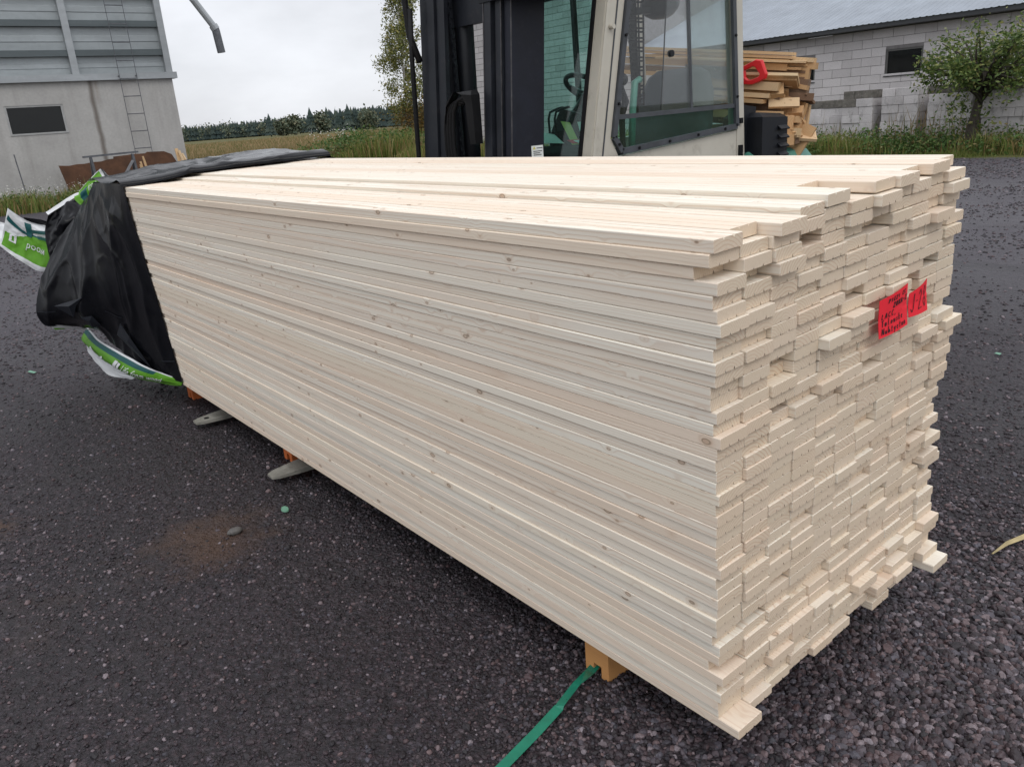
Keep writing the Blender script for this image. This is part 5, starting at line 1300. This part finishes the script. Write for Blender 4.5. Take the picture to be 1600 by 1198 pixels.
# windscreen and its black edge, other panes
wsx = lambda z: 2.15+(z-1.37)*.1937
m = MB(); m.hexa([(wsx(.9)+.01, YN+.08, .9), (wsx(.9)+.016, YN+.08, .9), (wsx(.9)+.016, YF-.08, .9), (wsx(.9)+.01, YF-.08, .9), (wsx(2.48)+.01, YN+.08, 2.48), (wsx(2.48)+.016, YN+.08, 2.48), (wsx(2.48)+.016, YF-.08, 2.48), (wsx(2.48)+.01, YF-.08, 2.48)])
wso = m.build('windscreen', M_GLASS, FL)
for y in (YN+.085, YF-.085): MB().bar((wsx(.9), y, .9), (wsx(2.48), y, 2.48), .026, .02).build('screen_seal', M_RUBBER, wso)
MB().bar((wsx(.95)-.012, 3.0, .95), (wsx(2.30)-.012, 3.07, 2.30), .012, .012).build('wiper', M_BLACKPL, wso)
pane([(2.40, 1.36), (3.50, 1.43), (3.44, 2.46), (2.545, 2.46), (2.335, 1.44)], YF-.03, 'far_side_pane', M_GLASSCLEAR, FL)
MB().bar((2.93, YF-.03, 1.40), (2.90, YF-.03, 2.46), .03, .03).build('far_door_post', M_BLACKPL, FL)
m = MB(); m.hexa([(3.555, YN+.08, 1.3), (3.56, YN+.08, 1.3), (3.56, YF-.08, 1.3), (3.555, YF-.08, 1.3), (3.50, YN+.08, 2.48), (3.505, YN+.08, 2.48), (3.505, YF-.08, 2.48), (3.50, YF-.08, 2.48)]); m.build('rear_pane', M_GLASSCLEAR, FL)
MB().box((3.52, YN+.08, .75), (3.56, YF-.08, 1.30)).build('rear_wall', M_CABGREEN, FL)
# inside the cab
MB().box((2.25, YN+.06, .80), (3.5, YF-.06, .86)).build('cab_floor', M_BLACKPL, FL)
m = MB(); m.rings([[(2.28, 2.62, .87), (2.62, 2.62, .87), (2.62, 3.33, .87), (2.28, 3.33, .87)], [(2.26, 2.62, 1.36), (2.56, 2.62, 1.33), (2.56, 3.33, 1.33), (2.26, 3.33, 1.36)], [(2.28, 2.66, 1.40), (2.5, 2.66, 1.37), (2.5, 3.3, 1.37), (2.28, 3.3, 1.40)]]); m.build('dashboard', M_BLACKPL, FL)
m = MB(); m.rings([[(2.55, 2.98, 1.36), (2.72, 2.98, 1.34), (2.72, 3.30, 1.34), (2.55, 3.30, 1.36)], [(2.53, 2.98, 1.48), (2.68, 3.0, 1.48), (2.68, 3.24, 1.48), (2.53, 3.26, 1.48)], [(2.56, 3.02, 1.58), (2.66, 3.04, 1.56), (2.66, 3.17, 1.60), (2.56, 3.19, 1.62)]]); m.build('instrument_panel', M_BLACKPL, FL)
# steering wheel: rim, spokes, column
wc, wr = Vector((2.83, 3.19, 1.725)), .175
wnrm = Vector((.55, -.05, .83)).normalized(); wa = Vector((0, 1, 0)); wa = (wa-wnrm*wa.dot(wnrm)).normalized(); wb = wnrm.cross(wa)
rim = [[wc+(wr+.017*cos(2*pi*j/8))*(cos(2*pi*i/28)*wa+sin(2*pi*i/28)*wb)+.017*sin(2*pi*j/8)*wnrm for j in range(8)] for i in range(29)]
m = MB(); m.rings(rim, caps=False); sw = m.build('steering_wheel', M_BLACKPL, FL, smooth=True)
m = MB()
for a in (.4, 2.5, 4.6): m.bar(wc-wnrm*.03, wc+wr*(cos(a)*wa+sin(a)*wb), .03, .012)
m.build('spoke', M_BLACKPL, sw)
MB().tube([wc-wnrm*.02, wc-wnrm*.45+Vector((-.1, 0, 0))], .03, 10).build('steering_column', M_BLACKPL, FL, smooth=True)
for y in (3.235, 3.175): MB().tube([(2.50, y, 1.36), (2.49, y, 1.56), (2.50, y-.005, 1.60), (2.53, y-.05, 1.62), (2.56, y-.075, 1.625)], .008, 6).build('lever', M_BLACKPL, FL, smooth=True)
for (a, b, mat, nm) in (([(2.30, 3.12, 1.42), (2.42, 3.02, 1.405), (2.5, 3.2, 1.46), (2.36, 3.33, 1.50)], .002, M_PAPER, 'paper_sheet'), ([(2.34, 2.86, 1.40), (2.37, 2.82, 1.40), (2.44, 2.98, 1.53), (2.40, 3.02, 1.54)], .002, M_YELLOW, 'yellow_folder'),
                        ([(2.38, 2.80, 1.40), (2.42, 2.74, 1.40), (2.48, 2.84, 1.53), (2.43, 2.90, 1.53)], .002, M_PAPER, 'paper_sheet'), ([(2.27, 2.70, 1.405), (2.38, 2.66, 1.40), (2.44, 2.74, 1.43), (2.32, 2.84, 1.43)], .002, M_PAPER, 'paper_sheet'),
                        ([(2.27, 2.78, 1.41), (2.33, 2.74, 1.41), (2.36, 2.80, 1.43), (2.29, 2.85, 1.43)], .002, M_NOTE, 'red_booklet'), ([(2.30, 2.62, 1.40), (2.36, 2.60, 1.40), (2.38, 2.66, 1.47), (2.32, 2.68, 1.475)], .002, M_PAPER, 'paper_sheet')):
    m = MB(); m.rings([[Vector(q) for q in a], [Vector(q)+Vector((0, 0, b)) for q in a]]); m.build(nm, mat, FL)
# seat
sb = []
for (z, x, d, y0, y1) in ((1.20, 3.22, .12, 2.64, 3.20), (1.45, 3.27, .13, 2.61, 3.23), (1.66, 3.33, .12, 2.64, 3.21), (1.78, 3.37, .10, 2.69, 3.16), (1.82, 3.40, .06, 2.76, 3.10)):
    sb.append([(x, y0+.05, z), (x+.02, y0, z), (x+d, y0, z), (x+d+.02, y0+.05, z), (x+d+.02, y1-.05, z), (x+d, y1, z), (x+.02, y1, z), (x, y1-.05, z)])
m = MB(); m.rings(sb); m.build('seat_back', M_SEAT, FL, smooth=True)
MB().bbox((2.78, 2.66, 1.08), (3.28, 3.20, 1.22), .03).build('seat_cushion', M_SEAT, FL)
MB().tube([(2.72, 2.72, 1.25), (2.73, 2.71, 1.58), (2.745, 2.70, 1.74), (2.79, 2.70, 1.755)], .022, 8).build('green_lever', M_CABGREEN, FL, smooth=True)
m = MB()
m.tube([(2.54, 2.62, 1.35), (2.535, 2.62, 1.55), (2.57, 2.62, 1.63), (2.54, 2.62, 1.70), (2.535, 2.62, 1.74)], [.016, .02, .024, .018, .014], 8); m.build('joystick', M_BLACKPL, FL, smooth=True)
def ball(name, c, r, mat, parent, sq=(1, 1, 1)):
    m = MB(); rr = []
    for i in range(1, 8):
        a = -pi/2+pi*i/8; rr.append([(c[0]+r*sq[0]*cos(a)*cos(2*pi*j/12), c[1]+r*sq[1]*cos(a)*sin(2*pi*j/12), c[2]+r*sq[2]*sin(a)) for j in range(12)])
    m.rings(rr); return m.build(name, mat, parent, smooth=True)
ball('joystick_knob', (2.545, 2.62, 1.755), .038, M_BLACKPL, FL)
ball('cab_fan', (3.33, 3.0, 2.235), .135, M_BLACKPL, FL, (1, 1, .72))
MB().bar((3.33, 3.0, 2.3), (3.33, 3.0, 2.5), .05, .05).build('fan_mount', M_BLACKPL, FL)
MB().bar((3.05, 2.98, 2.18), (3.30, 3.0, 2.2), .05, .04).build('fan_arm', M_BLACKPL, FL)
# perforated black curtain strip hanging behind the windscreen pillar
m = MB(); rows_ = 26
for i in range(rows_):
    z0 = 1.60+i*.03; wd = .05+.035*(i/rows_); x0 = 3.11-.02*(i/rows_)
    for j in range(5):
        xx = x0-wd+2*wd*j/4; m.box((xx-.006, 3.0+.01*(j % 2), z0), (xx+.006, 3.006+.01*(j % 2), z0+.032))
    m.box((x0-wd, 3.002, z0+(.008 if i % 2 else 0)), (x0+wd, 3.014, z0+.012+(.008 if i % 2 else 0)))
m.build('mesh_strip', M_BLACKPL, FL)
MB().box((3.075, 3.02, 1.55), (3.125, 3.04, 2.48)).build('inner_post', M_BLACKPL, FL)
# engine cover, counterweight, louvre, wheels
m = MB(); m.rings([[(3.63, 2.42, .55), (4.36, 2.46, .55), (4.36, 3.74, .55), (3.63, 3.78, .55)], [(3.63, 2.42, 1.16), (4.38, 2.46, 1.16), (4.38, 3.74, 1.16), (3.63, 3.78, 1.16)], [(3.64, 2.45, 1.215), (4.35, 2.49, 1.215), (4.35, 3.69, 1.215), (3.64, 3.73, 1.215)], [(3.66, 2.50, 1.245), (4.28, 2.54, 1.245), (4.28, 3.62, 1.245), (3.66, 3.66, 1.245)]])
m.build('counterweight', M_CABGREEN, FL)
MB().bbox((1.75, 2.56, .35), (3.63, 3.64, .74), .03).build('chassis', M_CABGREEN, FL)
m = MB(); m.rings([[(3.66, 2.40, 1.10), (3.955, 2.40, 1.10), (3.955, 2.72, 1.10), (3.66, 2.72, 1.10)], [(3.66, 2.40, 1.47), (3.955, 2.40, 1.455), (3.955, 2.72, 1.455), (3.66, 2.72, 1.47)], [(3.69, 2.45, 1.50), (3.94, 2.45, 1.482), (3.94, 2.70, 1.482), (3.69, 2.70, 1.50)]])
lv_ = m.build('air_intake', M_BLACKPL, FL)
s0 = None
for i in range(5):
    z = 1.405-i*.058
    if s0 is None:
        s0 = MB(); s0.rings([[(3.84, 2.399, z), (3.945, 2.399, z), (3.945, 2.372, z-.022), (3.84, 2.372, z-.022)], [(3.84, 2.399, z-.008), (3.945, 2.399, z-.008), (3.945, 2.376, z-.030), (3.84, 2.376, z-.030)]])
        s0 = s0.build('louvre_slat', M_BLACKPL, lv_)
    else: link_copy(s0, lv_, (0, 0, -i*.058))
MB().bar((3.62, 2.55, 1.25), (3.66, 2.55, 1.55), .06, .20).build('intake_duct', M_BLACKPL, FL)
for (x, y) in ((2.25, 2.44), (2.25, 3.50), (4.2, 2.62), (4.2, 3.30)):
    m = MB(); rr = []
    for yy, r in ((y, .30), (y+.03, .36), (y+.24, .36), (y+.27, .30)): rr.append([(x+r*cos(2*pi*j/24), yy, .36+r*sin(2*pi*j/24)) for j in range(24)])
    m.rings(rr); wh = m.build('wheel', M_RUBBER, FL, smooth=False)
    MB().tube([(x, y-.012, .36), (x, y+.28, .36)], .19, 16).build('rim', M_CREAM, wh)

# ================================================================== OFFCUT HEAP ON THE FORKLIFT'S REAR, AND THE SAW
HP = thing('offcut_heap', 'untidy heap of timber offcuts lying on the rear of the forklift', 'timber offcuts', (4.2, 2.9, 1.256))
BD = Vector((-.34, .93, .13)).normalized()
def plank(E, L, w, h, mat, d=None, roll=0.0):
    d = Vector(d).normalized() if d else BD; E = Vector(E); up = Vector((sin(roll), 0, cos(roll)))
    m = MB(); m.bar(E, E+d*L, w, h, up=up); o = m.build('offcut', mat, HP, origin=tuple(E)); return o
S1, S2, S3 = M_SCRAP, M_SCRAP_PALE, M_OLDWOOD
plank((4.22, 2.535, 1.868), 1.35, .12, .020, S2); plank((4.225, 2.54, 1.845), 1.35, .12, .020, S2); plank((4.20, 2.55, 1.820), 1.33, .12, .022, S1)
plank((4.21, 2.57, 1.782), 1.3, .11, .045, S1); plank((4.19, 2.60, 1.735), 1.25, .10, .040, S3); plank((4.20, 2.60, 1.70), 1.25, .12, .03, S1)
plank((4.30, 2.42, 1.815), .55, .10, .03, S2); plank((4.31, 2.41, 1.775), .5, .09, .045, S1); plank((4.27, 2.44, 1.72), .5, .06, .09, S1)
plank((4.14, 2.44, 1.682), 1.0, .24, .020, S2, (-.42, .89, .10), .42); plank((4.16, 2.46, 1.655), 1.0, .22, .018, S1, (-.42, .89, .10), .42)
plank((4.25, 2.43, 1.64), .5, .08, .10, S3); plank((4.27, 2.40, 1.57), .3, .09, .05, S3, (-.5, .85, .12))
plank((4.00, 2.50, 1.655), .9, .10, .055, S2); plank((3.97, 2.55, 1.60), .9, .11, .030, S2); plank((3.93, 2.57, 1.565), .85, .12, .026, S1)
plank((4.05, 2.52, 1.60), .6, .07, .06, S3); plank((4.08, 2.54, 1.53), .6, .10, .09, S3); plank((4.12, 2.56, 1.585), .7, .14, .06, S3)
plank((4.16, 2.48, 1.475), .45, .11, .045, S1, (-.2, .95, .05), .3); plank((4.20, 2.50, 1.50), .4, .12, .02, S2, (.1, .9, .45), 1.1)
plank((4.02, 2.48, 1.465), .5, .07, .05, S1, (-.6, .8, .1)); plank((4.11, 2.45, 1.425), .4, .10, .045, S2, (-.1, .97, .12), -.4)
plank((4.06, 2.42, 1.405), .35, .06, .10, S1, (-.45, .88, .05), .3); plank((4.17, 2.44, 1.375), .5, .12, .045, S1, (-.3, .9, .2), -.25)
plank((4.00, 2.42, 1.365), .4, .08, .06, S1, (.3, .95, 0), .5); plank((4.10, 2.40, 1.345), .42, .10, .05, S2, (-.2, .95, .08), .1)
plank((4.00, 2.40, 1.30), .4, .09, .075, S1, (-.05, 1, 0)); plank((3.99, 2.52, 1.30), .3, .05, .09, S1, (-.1, .9, 0))
plank((4.14, 2.42, 1.315), .45, .12, .022, S2, (-.35, .93, .03), .1); plank((4.15, 2.44, 1.285), .45, .09, .045, S3, (-.1, .99, 0)); plank((4.29, 2.38, 1.30), .42, .11, .022, S2, (-.65, .72, .12), -.6)
plank((4.22, 2.45, 1.43), .35, .10, .03, S1, (-.15, .9, -.35), .8); plank((4.2, 2.62, 1.40), .7, .12, .05, S3); plank((4.1, 2.66, 1.34), .7, .14, .06, S1); plank((4.18, 2.70, 1.48), .7, .16, .06, S3)
plank((4.28, 2.44, 1.52), .22, .025, .02, S2, (-.02, .1, -.95))
for i in range(10):
    plank((4.05+random.uniform(-.15, .25), 2.72+random.uniform(0, .2), 1.29+i*.04), .8, .10, .04, random.choice([S1, S2, S3]), (-.34+random.uniform(-.2, .2), .93, random.uniform(-.02, .1)))
hr = random.Random(17)
for i in range(34):
    fz = hr.random(); yy = 2.40+hr.uniform(.0, .20); xx = 4.02+hr.uniform(-.12, .22)+.06*fz
    d = (hr.uniform(-.75, .25), .9, hr.uniform(-.12, .3)) if hr.random() < .8 else (hr.uniform(-.3, .3), hr.uniform(.2, .5), hr.choice((-.8, .8)))
    plank((xx, yy, 1.275+.36*fz), hr.uniform(.18, .42), hr.choice((.045, .07, .095, .12)), hr.choice((.018, .022, .03, .045)), hr.choice((S1, S1, S2, S3)), d, hr.uniform(-1.2, 1.2))
for i in range(9):
    plank((4.16+hr.uniform(-.02, .14), 2.43+hr.uniform(0, .10), 1.66+i*.021), hr.uniform(.5, 1.1), hr.choice((.06, .09)), hr.choice((.014, .018)), hr.choice((S1, S2, S3)), (-.34+hr.uniform(-.12, .1), .93, .12), hr.uniform(-.12, .12))
# red hand saw stuck in the heap, handle towards the yard
SWT = thing('hand_saw', 'hand saw with a bright red handle lying on the heap of offcuts', 'hand saw', (3.90, 2.64, 1.76))
outer = [(2.735, 1.795), (2.69, 1.812), (2.615, 1.845), (2.578, 1.838), (2.545, 1.745), (2.553, 1.715), (2.585, 1.70), (2.64, 1.683), (2.695, 1.690), (2.725, 1.715)]
inner = [(2.690, 1.782), (2.672, 1.787), (2.640, 1.802), (2.622, 1.796), (2.590, 1.750), (2.592, 1.735), (2.605, 1.728), (2.640, 1.716), (2.665, 1.716), (2.685, 1.735)]
m = MB(); n = len(outer)
def sx(y): return 3.88+(y-2.64)*-.35
ring_ = []
for i in range(n):
    (oy, oz), (iy, iz) = outer[i], inner[i]
    my, mz = (oy+iy)/2, (oz+iz)/2
    sec = [(oy, oz, .008), (oy*.75+my*.25, oz*.75+mz*.25, .016), (iy*.75+my*.25, iz*.75+mz*.25, .016), (iy, iz, .008)]
    ring_.append([(sx(a)-h, a, b) for a, b, h in sec]+[(sx(a)+h, a, b) for a, b, h in reversed(sec)])
m.rings(ring_+[ring_[0]], caps=False); m.build('handle', M_SAWRED, SWT, smooth=False)
m = MB(); m.rings([[(sx(2.70)-.001, 2.70, 1.80), (sx(2.70)+.001, 2.70, 1.80), (sx(2.70)+.001, 2.715, 1.70), (sx(2.70)-.001, 2.715, 1.70)], [(sx(3.1)-.001, 3.1, 1.86), (sx(3.1)+.001, 3.1, 1.86), (sx(3.1)+.001, 3.11, 1.80), (sx(3.1)-.001, 3.11, 1.80)]]); m.build('blade', M_BLADE, SWT)

# ================================================================== LITTER ON THE YARD
def slab(name, pts, th, mat, label, cat):
    c = Vector((sum(p[0] for p in pts)/len(pts), sum(p[1] for p in pts)/len(pts), 0))
    m = MB(); m.rings([[(x, y, z) for x, y, z in pts], [(x, y, z+th) for x, y, z in pts]]); o = m.build(name, mat, None, tuple(c)); return tag(o, label, cat)
slab('strap_scrap', [(-.49, 6.00, .012), (-.47, 6.02, .014), (-.44, 5.93, .012), (-.46, 5.91, .012)], .002, M_MINT, 'short cut piece of green strap lying on the gravel at the left', 'strap scrap')
m = MB(); m.rings([[(-.06+.017*cos(a), 2.27+.021*sin(a), .010+.004*sin(a)) for a in [2*pi*i/12 for i in range(12)]], [(-.06+.015*cos(a), 2.27+.019*sin(a), .016+.004*sin(a)) for a in [2*pi*i/12 for i in range(12)]]])
tag(m.build('bottle_cap', M_MINT, None, (-.06, 2.27, 0)), 'small pale green plastic cap on the gravel before the nearer fork', 'plastic cap')
slab('strap_scrap', [(3.96, .89, .01), (3.985, .89, .014), (3.995, .92, .012), (3.97, .925, .012)], .003, M_MINT, 'tiny pale green scrap on the gravel right of the stack', 'strap scrap')
m = MB(); m.rings([[(1.595, .002, .012), (1.597, -.003, .012), (1.598, -.001, .018)], [(1.68, -.004, .018), (1.684, -.018, .018), (1.683, -.010, .030)], [(1.78, -.028, .02), (1.786, -.05, .02), (1.784, -.038, .034)], [(1.95, -.09, .02), (1.955, -.115, .02), (1.953, -.10, .036)]])
tag(m.build('wood_splinter', M_STICK, None, (1.75, -.03, 0)), 'pale wood splinter lying on the gravel at the right edge', 'wood splinter')
st_ = ball('stone', (-.30, 2.24, .012), .026, simple('pale_stone', (.10, .095, .09), .7, var=.4, scale=60), None, (1.3, .8, .6))
for v_ in st_.data.vertices: v_.co += Vector((.006, .005, .003))*noise.noise(v_.co*60)
tag(st_, 'pale lumpy stone at the edge of the brown patch of gravel', 'stone')
